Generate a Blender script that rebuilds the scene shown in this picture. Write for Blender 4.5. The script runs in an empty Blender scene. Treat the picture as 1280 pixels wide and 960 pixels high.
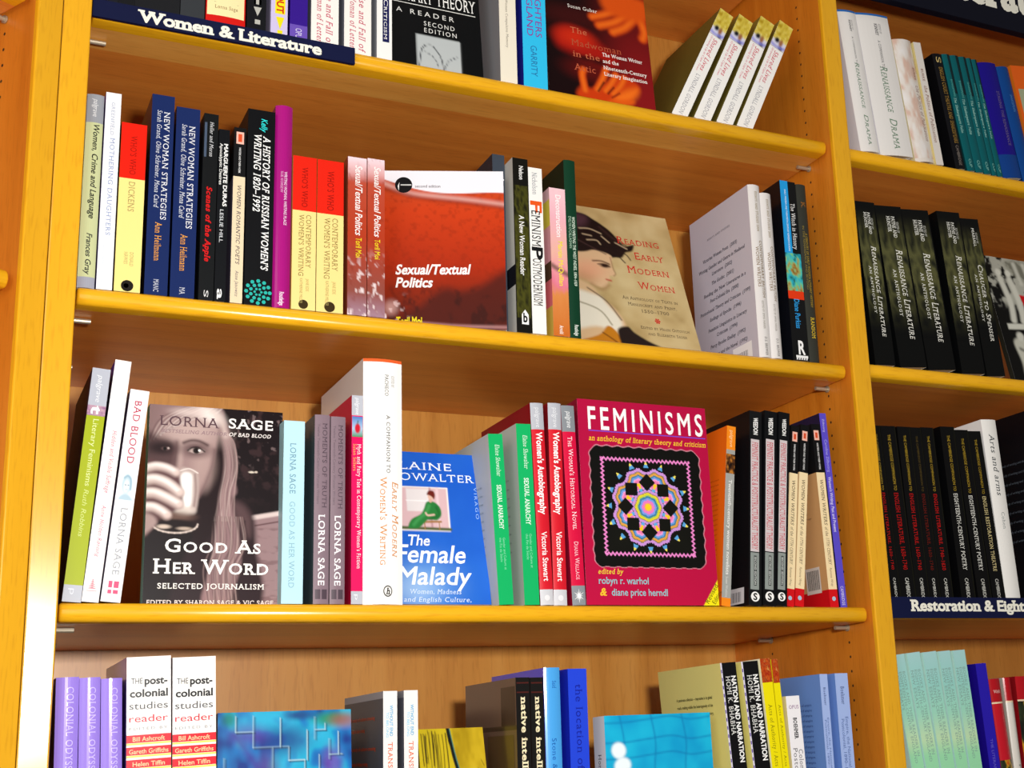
import bpy, math, random
import numpy as np
from mathutils import Matrix, Vector

scene = bpy.context.scene
C = scene.collection
R = math.radians

# ------------------------------------------------------------------ camera
cam_d = bpy.data.cameras.new('camera')
cam = bpy.data.objects.new('camera', cam_d); C.objects.link(cam)
YAW, PITCH, ROLL = 0.48441, 0.25055, -0.04763
_f = Vector((math.sin(YAW)*math.cos(PITCH), math.cos(YAW)*math.cos(PITCH), math.sin(PITCH)))
_r0 = Vector((math.cos(YAW), -math.sin(YAW), 0)); _u0 = _r0.cross(_f)
_r = _r0*math.cos(ROLL) + _u0*math.sin(ROLL); _u = -_r0*math.sin(ROLL) + _u0*math.cos(ROLL)
_m = Matrix((( _r.x, _u.x, -_f.x, -0.11246), (_r.y, _u.y, -_f.y, -1.35035), (_r.z, _u.z, -_f.z, -0.15439), (0, 0, 0, 1)))
cam.matrix_world = _m
cam_d.sensor_width = 36.0
cam_d.lens = 1720.17/1280*36.0
cam_d.shift_x = -151.7/1280
cam_d.shift_y = 16.4/1280
cam_d.clip_start = 0.05
scene.camera = cam

# ------------------------------------------------------------------ light: shop ambience, the camera's flash and an added fill
scene.view_settings.view_transform = 'Standard'
scene.view_settings.look = 'None'
scene.view_settings.exposure = 0.0
scene.view_settings.gamma = 1.0
scene.view_settings.use_curve_mapping = False
world = bpy.data.worlds.new('shop_ambience'); scene.world = world
world.use_nodes = True
wb = world.node_tree.nodes['Background']
wb.inputs[0].default_value = (1.0, 0.93, 0.84, 1); wb.inputs[1].default_value = 0.20

def area(name, loc, target, size, power, color=(1, 1, 1)):
    d = bpy.data.lights.new(name, 'AREA'); d.shape = 'RECTANGLE'; d.size = size[0]; d.size_y = size[1]
    d.energy = power; d.color = color
    o = bpy.data.objects.new(name, d); C.objects.link(o); o.location = loc
    o.rotation_euler = (Vector(target)-Vector(loc)).to_track_quat('-Z', 'Y').to_euler()
    return o
area('flash', (0.05, -1.38, 0.015), (0.34, 0.0, 0.24), (0.10, 0.07), 21.0, (1.0, 0.97, 0.93))
area('ceiling_light', (0.2, -1.1, 2.1), (0.3, 0.0, 0.0), (1.2, 0.3), 3.0, (1.0, 0.95, 0.86))
area('left_fill', (-1.5, -1.9, 0.5), (0.4, 0.0, 0.1), (1.4, 1.6), 18.0, (1.0, 0.97, 0.94))  # added soft fill from the left to brighten the books' left sides

# ------------------------------------------------------------------ materials
def lin(h):
    if isinstance(h, (tuple, list)): return tuple(h)
    h = h.lstrip('#'); out = []
    for i in (0, 2, 4):
        c = int(h[i:i+2], 16)/255
        out.append(c/12.92 if c <= 0.04045 else ((c+0.055)/1.055)**2.4)
    return tuple(out)

def new_mat(name):
    m = bpy.data.materials.new(name); m.use_nodes = True
    return m, m.node_tree, m.node_tree.nodes['Principled BSDF']

def wood(name, c1, c2, c3, grain, rough, axis, fine=1.0):
    m, t, b = new_mat(name); N, L = t.nodes, t.links
    tc = N.new('ShaderNodeTexCoord'); mp = N.new('ShaderNodeMapping')
    sc = [34.0*fine]*3; sc[axis] = 1.6*fine
    mp.inputs['Scale'].default_value = sc
    L.new(tc.outputs['Object'], mp.inputs['Vector'])
    n1 = N.new('ShaderNodeTexNoise'); n1.inputs['Scale'].default_value = 1.0; n1.inputs['Detail'].default_value = 5; n1.inputs['Distortion'].default_value = 0.4
    L.new(mp.outputs[0], n1.inputs['Vector'])
    cr = N.new('ShaderNodeValToRGB'); e = cr.color_ramp.elements
    e[0].position = 0.5-grain; e[0].color = (*lin(c1), 1); e[1].position = 0.5+grain; e[1].color = (*lin(c3), 1)
    k = e.new(0.5); k.color = (*lin(c2), 1)
    L.new(n1.outputs[0], cr.inputs[0])
    # small dark flecks of beech
    mp2 = N.new('ShaderNodeMapping'); s2 = [420.0]*3; s2[axis] = 38.0; mp2.inputs['Scale'].default_value = s2
    L.new(tc.outputs['Object'], mp2.inputs['Vector'])
    n2 = N.new('ShaderNodeTexNoise'); n2.inputs['Scale'].default_value = 1.0; n2.inputs['Detail'].default_value = 1
    L.new(mp2.outputs[0], n2.inputs['Vector'])
    r2 = N.new('ShaderNodeValToRGB'); r2.color_ramp.elements[0].position = 0.30; r2.color_ramp.elements[0].color = (0.90, 0.86, 0.82, 1)
    r2.color_ramp.elements[1].position = 0.46; r2.color_ramp.elements[1].color = (1, 1, 1, 1)
    L.new(n2.outputs[0], r2.inputs[0])
    mx = N.new('ShaderNodeMix'); mx.data_type = 'RGBA'; mx.blend_type = 'MULTIPLY'; mx.inputs[0].default_value = 1.0
    L.new(cr.outputs[0], mx.inputs[6]); L.new(r2.outputs[0], mx.inputs[7])
    L.new(mx.outputs[2], b.inputs['Base Color'])
    b.inputs['Roughness'].default_value = rough
    return m

M_LIP_Z = wood('beech_lip_upright', '#e2a418', '#e7a91c', '#ecb022', 0.3, 0.22, 2, 0.8)
M_LIP_X = wood('beech_lip_shelf', '#e8aa16', '#eeb01a', '#f2b820', 0.3, 0.22, 0, 0.8)
M_SIDE = wood('beech_veneer_side', '#c87218', '#d47e1e', '#de8a28', 0.22, 0.42, 2)
M_UNDER = wood('beech_veneer_shelf', '#d47e30', '#e08a36', '#ea963e', 0.22, 0.30, 0)
M_UNDERSTRIP = wood('beech_veneer_shelf_strip', '#e09a44', '#eaa64c', '#f0b056', 0.22, 0.30, 0)  # paler front strip on the underside of the top shelf
M_BACK = wood('beech_veneer_back', '#bb7c30', '#cb8c3c', '#d69a4a', 0.22, 0.38, 2, 0.7)

def plain(name, col, rough=0.5, metal=0.0):
    m, t, b = new_mat(name); N, L = t.nodes, t.links
    n = N.new('ShaderNodeTexNoise'); n.inputs['Scale'].default_value = 60.0
    cr = N.new('ShaderNodeValToRGB'); c = lin(col)
    cr.color_ramp.elements[0].color = (c[0]*0.94, c[1]*0.94, c[2]*0.94, 1); cr.color_ramp.elements[1].color = (*c, 1)
    L.new(n.outputs[0], cr.inputs[0]); L.new(cr.outputs[0], b.inputs['Base Color'])
    b.inputs['Roughness'].default_value = rough; b.inputs['Metallic'].default_value = metal
    return m
M_HOLE = plain('drilled_hole', '#3a1e0a', 0.8)
M_METAL = plain('zinc_pin', '#bdb29c', 0.45, 0.6)
M_FLOOR = plain('grey_carpet', '#6a655e', 0.95)
M_WALL = plain('cream_wall', '#d8cfbf', 0.9)

def print_mat(name, rough, coat):
    m, t, b = new_mat(name); N, L = t.nodes, t.links
    a = N.new('ShaderNodeAttribute'); a.attribute_name = 'Col'
    L.new(a.outputs['Color'], b.inputs['Base Color'])
    b.inputs['Roughness'].default_value = rough
    b.inputs['Specular IOR Level'].default_value = 0.14
    b.inputs['Coat Weight'].default_value = coat; b.inputs['Coat Roughness'].default_value = 0.12
    return m
M_PRINT = print_mat('printed_cover', 0.40, 0.0)
M_GLOSS = print_mat('laminated_cover', 0.30, 0.35)
M_SIGN = print_mat('printed_sign', 0.45, 0.0)
def paper():
    m, t, b = new_mat('page_edges'); N, L = t.nodes, t.links
    tc = N.new('ShaderNodeTexCoord'); mp = N.new('ShaderNodeMapping'); mp.inputs['Scale'].default_value = (2500, 1, 1)
    n = N.new('ShaderNodeTexNoise'); n.inputs['Scale'].default_value = 1.0
    L.new(tc.outputs['Object'], mp.inputs[0]); L.new(mp.outputs[0], n.inputs['Vector'])
    cr = N.new('ShaderNodeValToRGB'); cr.color_ramp.elements[0].color = (*lin('#cfc3a4'), 1); cr.color_ramp.elements[1].color = (*lin('#efe6cc'), 1)
    L.new(n.outputs[0], cr.inputs[0]); L.new(cr.outputs[0], b.inputs['Base Color']); b.inputs['Roughness'].default_value = 0.9
    return m
M_PAPER = paper()

# ------------------------------------------------------------------ mesh builder with a printed colour per face corner
class MB:
    def __init__(s): s.v = []; s.f = []; s.c = []; s.m = []
    def face(s, pts, col, mi=0):
        b = len(s.v); s.v += [tuple(p) for p in pts]; s.f.append(tuple(range(b, b+len(pts)))); s.c.append(col); s.m.append(mi)
    def add(s, verts, faces, col, mi=0):
        b = len(s.v); s.v += verts
        for f in faces: s.f.append(tuple(b+i for i in f)); s.c.append(col); s.m.append(mi)
    def grid(s, verts, nx, ny, vcol):        # vcol: per-vertex colours
        b = len(s.v); s.v += verts
        for j in range(ny-1):
            for i in range(nx-1):
                q = (j*nx+i, (j+1)*nx+i, (j+1)*nx+i+1, j*nx+i+1)
                s.f.append(tuple(b+k for k in q)); s.c.append([vcol[k] for k in q]); s.m.append(0)
    def box(s, x0, x1, y0, y1, z0, z1, col=(1, 1, 1), mi=0):
        P = [(x0,y0,z0),(x1,y0,z0),(x1,y1,z0),(x0,y1,z0),(x0,y0,z1),(x1,y0,z1),(x1,y1,z1),(x0,y1,z1)]
        s.add(P, [(0,3,2,1),(4,5,6,7),(0,1,5,4),(1,2,6,5),(2,3,7,6),(3,0,4,7)], col, mi)
    def build(s, name, mats, parent=None, smooth=False):
        me = bpy.data.meshes.new(name); me.from_pydata(s.v, [], s.f)
        if not isinstance(mats, (list, tuple)): mats = [mats]
        for m in mats: me.materials.append(m)
        at = me.color_attributes.new('Col', 'FLOAT_COLOR', 'CORNER')
        buf = []
        for f, c in zip(s.f, s.c):
            if isinstance(c, list):
                for k in c: buf += [k[0], k[1], k[2], 1.0]
            else: buf += [c[0], c[1], c[2], 1.0]*len(f)
        at.data.foreach_set('color', buf)
        me.polygons.foreach_set('material_index', s.m)
        if smooth: me.polygons.foreach_set('use_smooth', [True]*len(s.f))
        me.update()
        o = bpy.data.objects.new(name, me); C.objects.link(o)
        if parent: o.parent = parent
        return o

def empty(name, loc=(0, 0, 0), label=None, cat=None, group=None):
    o = bpy.data.objects.new(name, None); C.objects.link(o); o.location = loc; o.empty_display_size = 0.02
    if label: o['label'] = label
    if cat: o['category'] = cat
    if group: o['group'] = group
    return o

# ------------------------------------------------------------------ lettering
_tc = bpy.data.curves.new('lettering', 'FONT'); _to = bpy.data.objects.new('lettering', _tc); C.objects.link(_to)
_cache = {}
CAP = 0.682
def glyphs(text, st):
    """outline letters as flat faces; styles: s slab serifs, i italic, b bold, B heavy, c small capitals, w wide spacing"""
    key = (text, st)
    if key in _cache: return _cache[key]
    off = 0.038 if 'X' in st else 0.03 if 'B' in st else 0.014 if 'b' in st else (-0.002 if 't' in st else 0.0)
    _tc.body = text; _tc.resolution_u = 3; _tc.offset = min(off, 0.0)
    _tc.space_character = 1.35 if 'W' in st else 1.18 if 'w' in st else (1.0 if 'X' in st else 1.12 if 's' in st else 1.0)
    _tc.small_caps_scale = 0.76
    for i, ch in enumerate(text): _tc.body_format[i].use_small_caps = 'c' in st and ch.islower()
    bpy.context.view_layer.update()
    me = bpy.data.meshes.new_from_object(_to)
    V = [(v.co.x, v.co.y, 0.0) for v in me.vertices]; F = [tuple(p.vertices) for p in me.polygons]
    cnt = {}
    for f in F:
        for a, b in zip(f, f[1:]+f[:1]):
            k = (min(a, b), max(a, b)); cnt[k] = cnt.get(k, 0)+1
    edges = [(V[a], V[b]) for (a, b), n in cnt.items() if n == 1]
    def rect(x0, y0, x1, y1, dz):
        n0 = len(V); V.extend([(x0, y0, dz), (x1, y0, dz), (x1, y1, dz), (x0, y1, dz)]); F.append((n0, n0+1, n0+2, n0+3))
    if 's' in st:
        sl = 0.075 if 'X' in st else 0.06 if ('b' in st or 'B' in st) else 0.04
        lev = [(0.0, 1, 'both'), (CAP, -1, 'both'), (0.449, -1, 'left'), (-0.23, 1, 'both')]
        if 'c' in st: lev += [(CAP*0.76, -1, 'both')]
        for (x0, y0, _), (x1, y1, _) in edges:
            if x0 > x1: x0, x1 = x1, x0
            if abs(y0-y1) < 0.004 and 0.04 < x1-x0 < 0.19:
                for ly, d, mode in lev:
                    if abs(y0-ly) < 0.006:
                        e = (0.065 if x1-x0 < 0.13 else 0.075)+max(off, 0)
                        rect(x0-e, y0-d*max(off, 0), x1+(e if mode == 'both' else 0.0), y0+d*sl, -0.00002); break
            elif abs(x0-x1) < 0.004 and 0.05 < abs(y1-y0) < 0.13 and (text.upper() == text or 'c' in st) and (max(y0, y1) > 0.6 or min(y0, y1) < 0.05):
                ya, yb = min(y0, y1), max(y0, y1)
                if ya > 0.3: ya -= 0.08
                else: yb += 0.08
                rect(x0-0.03, ya, x0+0.02+max(off, 0), yb, -0.00002)
    if off > 0:        # heavier weight: stroke the outline
        for ei, ((x0, y0, _), (x1, y1, _)) in enumerate(edges):
            dz = -0.00002-0.00001*(1+ei % 6)
            L = math.hypot(x1-x0, y1-y0)
            if L < 1e-5: continue
            ux, uy = (x1-x0)/L*off, (y1-y0)/L*off; n0 = len(V)
            V.extend([(x0-ux*.6+uy, y0-uy*.6-ux, dz), (x1+ux*.6+uy, y1+uy*.6-ux, dz), (x1+ux*.6-uy, y1+uy*.6+ux, dz), (x0-ux*.6-uy, y0-uy*.6+ux, dz)]); F.append((n0, n0+1, n0+2, n0+3))
    if 'i' in st: V = [(x+0.22*y, y, d) for x, y, d in V]
    bpy.data.meshes.remove(me)
    if not V: V = [(0, 0, 0), (1, 0, 0), (1, 1, 0)]
    xs = [v[0] for v in V]
    r = (V, F, min(xs), max(xs)); _cache[key] = r
    return r

class Frame:
    """a printed surface: a = running direction of a 0..1 coordinate, b = up direction"""
    def __init__(s, fn): s.fn = fn
def put_text(mb, fn, text, a0, a1, b0, h, col, st='', layer=0.0003):
    """fn(a, b, layer) -> point; a in metres along the line of writing, b in metres upward from the baseline axis"""
    V, F, xa, xb = glyphs(text, st)
    sx = (a1-a0)/(xb-xa); sy = h/CAP
    c = lin(col)
    mb.add([fn(a0+(x-xa)*sx, b0+y*sy, layer+d) for x, y, d in V], F, c)

# ------------------------------------------------------------------ painter for printed pictures
def smooth(e0, e1, x):
    t = np.clip((x-e0)/(e1-e0+1e-9), 0, 1); return t*t*(3-2*t)
class Art:
    def __init__(s, nx, ny, base, aspect=1.5):
        s.nx, s.ny = nx, ny
        s.X, s.Y = np.meshgrid(np.linspace(0, 1, nx), np.linspace(0, 1, ny))
        s.a = aspect; s.P = np.zeros((ny, nx, 3)); s.P[:] = lin(base)
    def mix(s, m, col, al=1.0):
        m = (m*al)[..., None]; s.P = s.P*(1-m)+np.array(lin(col))*m
    def sd(s, pts, closed=True):
        px, py = s.X, s.Y*s.a
        d = np.full(px.shape, 1e9); ins = np.zeros(px.shape, bool)
        Q = [(x, y*s.a) for x, y in pts]; n = len(Q)
        for i in range(n if closed else n-1):
            (x0, y0), (x1, y1) = Q[i], Q[(i+1) % n]
            dx, dy = x1-x0, y1-y0
            t = np.clip(((px-x0)*dx+(py-y0)*dy)/(dx*dx+dy*dy+1e-12), 0, 1)
            d = np.minimum(d, np.hypot(px-x0-t*dx, py-y0-t*dy))
            if closed:
                cr = ((y0 > py) != (y1 > py)) & (px < (x1-x0)*(py-y0)/(y1-y0+1e-12)+x0)
                ins ^= cr
        return np.where(ins, -d, d) if closed else d
    def curve(s, pts, closed=True, k=6):
        out = []; n = len(pts)
        for i in range(n if closed else n-1):
            g = lambda j: pts[j % n] if closed else pts[min(max(j, 0), n-1)]
            p0, p1, p2, p3 = g(i-1), g(i), g(i+1), g(i+2)
            for q in range(k):
                t = q/k
                out.append(tuple(0.5*(2*p1[d]+(p2[d]-p0[d])*t+(2*p0[d]-5*p1[d]+4*p2[d]-p3[d])*t*t+(3*p1[d]-p0[d]-3*p2[d]+p3[d])*t**3) for d in (0, 1)))
        if not closed: out.append(pts[-1])
        return out
    def poly(s, pts, col, soft=0.012, al=1.0, curved=True):
        s.mix(smooth(soft, -soft, s.sd(s.curve(pts) if curved else pts)), col, al)
    def line(s, pts, w, col, soft=0.006, al=1.0, curved=True):
        s.mix(smooth(w/2+soft, w/2-soft, s.sd(s.curve(pts, False) if curved else pts, False)), col, al)
    def ell(s, cx, cy, rx, ry, col, soft=0.2, al=1.0, rot=0.0):
        dx, dy = s.X-cx, (s.Y-cy)*s.a; c, q = math.cos(rot), math.sin(rot)
        u = (dx*c+dy*q)/rx; v = (-dx*q+dy*c)/(ry*s.a)
        s.mix(smooth(1+soft, 1-soft, np.hypot(u, v)), col, al)
    def noise(s, fx, fy, seed=0):
        rng = np.random.RandomState(seed); out = 0; amp = 1; tot = 0
        for o in range(3):
            gx, gy = int(fx*2**o)+2, int(fy*2**o)+2
            g = rng.rand(gy+1, gx+1)
            x = s.X*(gx-1); y = s.Y*(gy-1); xi = x.astype(int); yi = y.astype(int)
            tx = x-xi; ty = y-yi; tx = tx*tx*(3-2*tx); ty = ty*ty*(3-2*ty)
            out = out+amp*((g[yi, xi]*(1-tx)+g[yi, xi+1]*tx)*(1-ty)+(g[yi+1, xi]*(1-tx)+g[yi+1, xi+1]*tx)*ty); tot += amp; amp *= 0.55
        return out/tot
    def ramp(s, f, stops):
        xs = [k for k, _ in stops]; cs = np.array([lin(c) for _, c in stops])
        s.P = np.stack([np.interp(f, xs, cs[:, i]) for i in range(3)], -1)
    def put(s, mb, fn, layer=0.00012):
        """fn(x, y, layer): x 0..1 left to right, y 0..1 top to bottom"""
        V = [fn(float(x), float(y), layer) for x, y in zip(s.X.ravel(), s.Y.ravel())]
        mb.grid(V, s.nx, s.ny, [tuple(c) for c in np.clip(s.P, 0, 1).reshape(-1, 3).tolist()])

# ------------------------------------------------------------------ books
def shell(mb, W, H, T, base, left, right, bands, lbands, bulge, th, nseg):
    """U-shaped cover round the spine: spine faces -Y, boards at x=0 and x=T, fore-edge at y=W"""
    xs = [T*i/nseg for i in range(nseg+1)]
    def ys(x): return -bulge*(1-((x-T/2)/(T/2))**2) if bulge else 0.0
    outer = [(0.0, W)]+[(x, ys(x)) for x in xs]+[(T, W)]
    inner = [(th, W)]+[(min(max(x, th), T-th), ys(x)+th) for x in xs]+[(T-th, W)]
    zc = sorted({0.0, H} | {H*(1-u) for b in bands+lbands for u in b[:2]})
    zc = [z for z in zc if -1e-9 <= z <= H+1e-9]
    n = len(outer)
    def col(i, zm):
        u = 1-zm/H
        if i == 0:
            for a, b, c in lbands:
                if a <= u <= b: return c
            return left
        if i == n-2: return right
        for a, b, c in bands:
            if a <= u <= b: return c
        return base
    for z0, z1 in zip(zc, zc[1:]):
        zm = (z0+z1)/2
        for i in range(n-1):
            (xa, ya), (xb, yb) = outer[i], outer[i+1]
            mb.face([(xa, ya, z0), (xb, yb, z0), (xb, yb, z1), (xa, ya, z1)], lin(col(i, zm)))
        for i in range(n-1):
            (xa, ya), (xb, yb) = inner[i], inner[i+1]
            mb.face([(xb, yb, z0), (xa, ya, z0), (xa, ya, z1), (xb, yb, z1)], lin('#e8e2d4'))
    for z, top in ((0.0, 0), (H, 1)):
        for i in range(n-1):
            q = [(*outer[i], z), (*outer[i+1], z), (*inner[i+1], z), (*inner[i], z)]
            mb.face(q if top else q[::-1], lin(col(i, H if top else 0)))
    mb.face([(0, W, 0), (0, W, H), (th, W, H), (th, W, 0)], lin(left)); mb.face([(T, W, 0), (T-th, W, 0), (T-th, W, H), (T, W, H)], lin(right))
    return ys

def spine(key, label, base, side=None, right=None, bands=(), sbands=(), rects=(), down=(), across=(), stext=(), srects=(), discs=(), art=(), bulge=0.0,
          hard=False, gloss=False, group=None, extra=None, cat='book', name=None):
    _, row, xc, T, H, lean, Y0, W = G[key]
    root = empty(name or ('hardback_book' if hard else 'paperback_book'), (0, 0, 0), label, cat, group)
    mb = MB(); th = 0.0024 if hard else 0.0006
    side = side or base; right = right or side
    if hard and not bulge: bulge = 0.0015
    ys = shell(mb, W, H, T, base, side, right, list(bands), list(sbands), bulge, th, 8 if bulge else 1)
    def sp(x, z, ly): return (x, ys(x)-ly, z)
    for ri, (u0, u1, v0, v1, c) in enumerate(rects):
        rl = .00012+.00003*ri if ri < 4 else .00024; k = 6 if bulge else 1
        for i in range(k):
            xa, xb = T*(v0+(v1-v0)*i/k), T*(v0+(v1-v0)*(i+1)/k)
            mb.face([sp(xa, H*(1-u1), rl), sp(xb, H*(1-u1), rl), sp(xb, H*(1-u0), rl), sp(xa, H*(1-u0), rl)], lin(c))
    for u0, u1, v0, v1, A in art:
        A.put(mb, lambda x, y, ly: sp(T*(v0+(v1-v0)*x), H*(1-(u0+(u1-u0)*y)), ly+.0001))
    for u, v, r, c in discs:
        n = 20; mb.face([sp(T*v+T*r*math.cos(2*math.pi*i/n), H*(1-u)+T*r*math.sin(2*math.pi*i/n), .00025) for i in range(n)], lin(c))
    for t, u0, u1, v, h, c, st in down:          # reads from the head down to the foot
        put_text(mb, lambda a, b, ly: sp(b, H-a, ly), t, H*u0, H*u1, T*(v-h/2), T*h, c, st)
    for t, v0, v1, u, h, c, st in across:        # reads across the spine
        put_text(mb, lambda a, b, ly: sp(a, H*(1-u)+b, ly), t, T*v0, T*v1, -T*h/2, T*h, c, st)
    sf = lambda a, b, ly: (-ly, W-a, b)          # left board, seen from the left: fore-edge to spine
    for ri, (u0, u1, a0, a1, c) in enumerate(srects):
        rl = .00012 if ri == 0 else .00022
        mb.face([sf(W*a0, H*(1-u1), rl), sf(W*a1, H*(1-u1), rl), sf(W*a1, H*(1-u0), rl), sf(W*a0, H*(1-u0), rl)], lin(c))
    for t, a0, a1, u, h, c, st in stext:
        put_text(mb, sf, t, W*a0, W*a1, H*(1-u), H*h, c, st)
    if extra: extra(mb, sp, sf, T, H, W)
    mb.build('cover', M_GLOSS if gloss else M_PRINT, root)
    pg = MB(); e = 0.003 if hard else 0.0004
    pg.box(th, T-th, th+0.0002, W-e-0.0004, e, H-e); pg.build('pages', M_PAPER, root)
    zs = ZS[row]; c, s_ = math.cos(lean), math.sin(lean)
    Mx = Matrix.Translation((xc, Y0+bulge, zs)) @ Matrix.Rotation(lean, 4, 'Y') @ Matrix.Translation((-T/2, 0, 0))
    lift = max(0.0, max(s_*x for x in (-T/2, T/2)))
    Mx = Matrix.Translation((0, 0, lift+0.0002)) @ Mx
    root.matrix_world = Mx
    return root

def facing(key, label, art, texts=(), spine_col='#888888', back='#ddd8cc', gloss=False, group=None, spine_text=(), hard=False, extra=None, yaw=0.0):
    """a book standing with its front cover towards the shop"""
    _, row, XL, XR, H, al, yb, T = G[key]
    Wd = XR-XL; H = H-T*math.tan(al)*0.5
    root = empty('paperback_book', (0, 0, 0), label, 'book', group)
    mb = MB(); th = 0.0006
    def P(x, y, z): return (x, y, z)
    sc, bc, fc = lin(spine_col), lin(back), (0.5, 0.5, 0.5)
    # outer U: fore-edge front -> front -> spine (x=0) -> back
    outer = [(Wd, 0), (0, 0), (0, T), (Wd, T)]; inner = [(Wd, th), (th, th), (th, T-th), (Wd, T-th)]
    cols = [fc, sc, bc]
    for i in range(3):
        (xa, ya), (xb, yb_) = outer[i], outer[i+1]
        mb.face([(xb, yb_, 0), (xa, ya, 0), (xa, ya, H), (xb, yb_, H)], cols[i])
        (xa, ya), (xb, yb_) = inner[i], inner[i+1]
        mb.face([(xa, ya, 0), (xb, yb_, 0), (xb, yb_, H), (xa, ya, H)], lin('#e8e2d4'))
        for z in (0, H):
            q = [(*outer[i], z), (*inner[i], z), (*inner[i+1], z), (*outer[i+1], z)]
            mb.face(q[::-1] if z else q, cols[i] if i else sc)
    mb.face([(Wd, 0, 0), (Wd, th, 0), (Wd, th, H), (Wd, 0, H)], sc); mb.face([(Wd, T-th, 0), (Wd, T, 0), (Wd, T, H), (Wd, T-th, H)], bc)
    fr = lambda x, y, ly: (x*Wd, -ly, H*(1-y))
    art.put(mb, fr)
    for t, x0, x1, y, h, c, st in texts:
        if st.startswith('v'):        # runs down the cover
            put_text(mb, lambda a, b, ly: (b, -ly, H-a), t, H*x0, H*x1, Wd*y, Wd*h, c, st[1:])
        else:
            put_text(mb, lambda a, b, ly: (a, -ly, H*(1-y)+b), t, Wd*x0, Wd*x1, 0, H*h, c, st)
    for t, u0, u1, v, h, c, st in spine_text:    # on the spine, which faces -X
        put_text(mb, lambda a, b, ly: (-ly, T-b, H-a), t, H*u0, H*u1, T*(1-v-h/2) if 0 else T*(v-h/2), T*h, c, st)
    if extra: extra(mb, fr, Wd, H)
    mb.build('cover', M_GLOSS if gloss else M_PRINT, root)
    pg = MB(); pg.box(th+.0002, Wd-.0006, th, T-th, .0004, H-.0004); pg.build('pages', M_PAPER, root)
    Mx = Matrix.Translation((XL, yb, ZS[row]+T*math.sin(al)+.0002)) @ Matrix.Rotation(yaw, 4, 'Z') @ Matrix.Rotation(-al, 4, 'X')
    root.matrix_world = Mx
    return root

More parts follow.
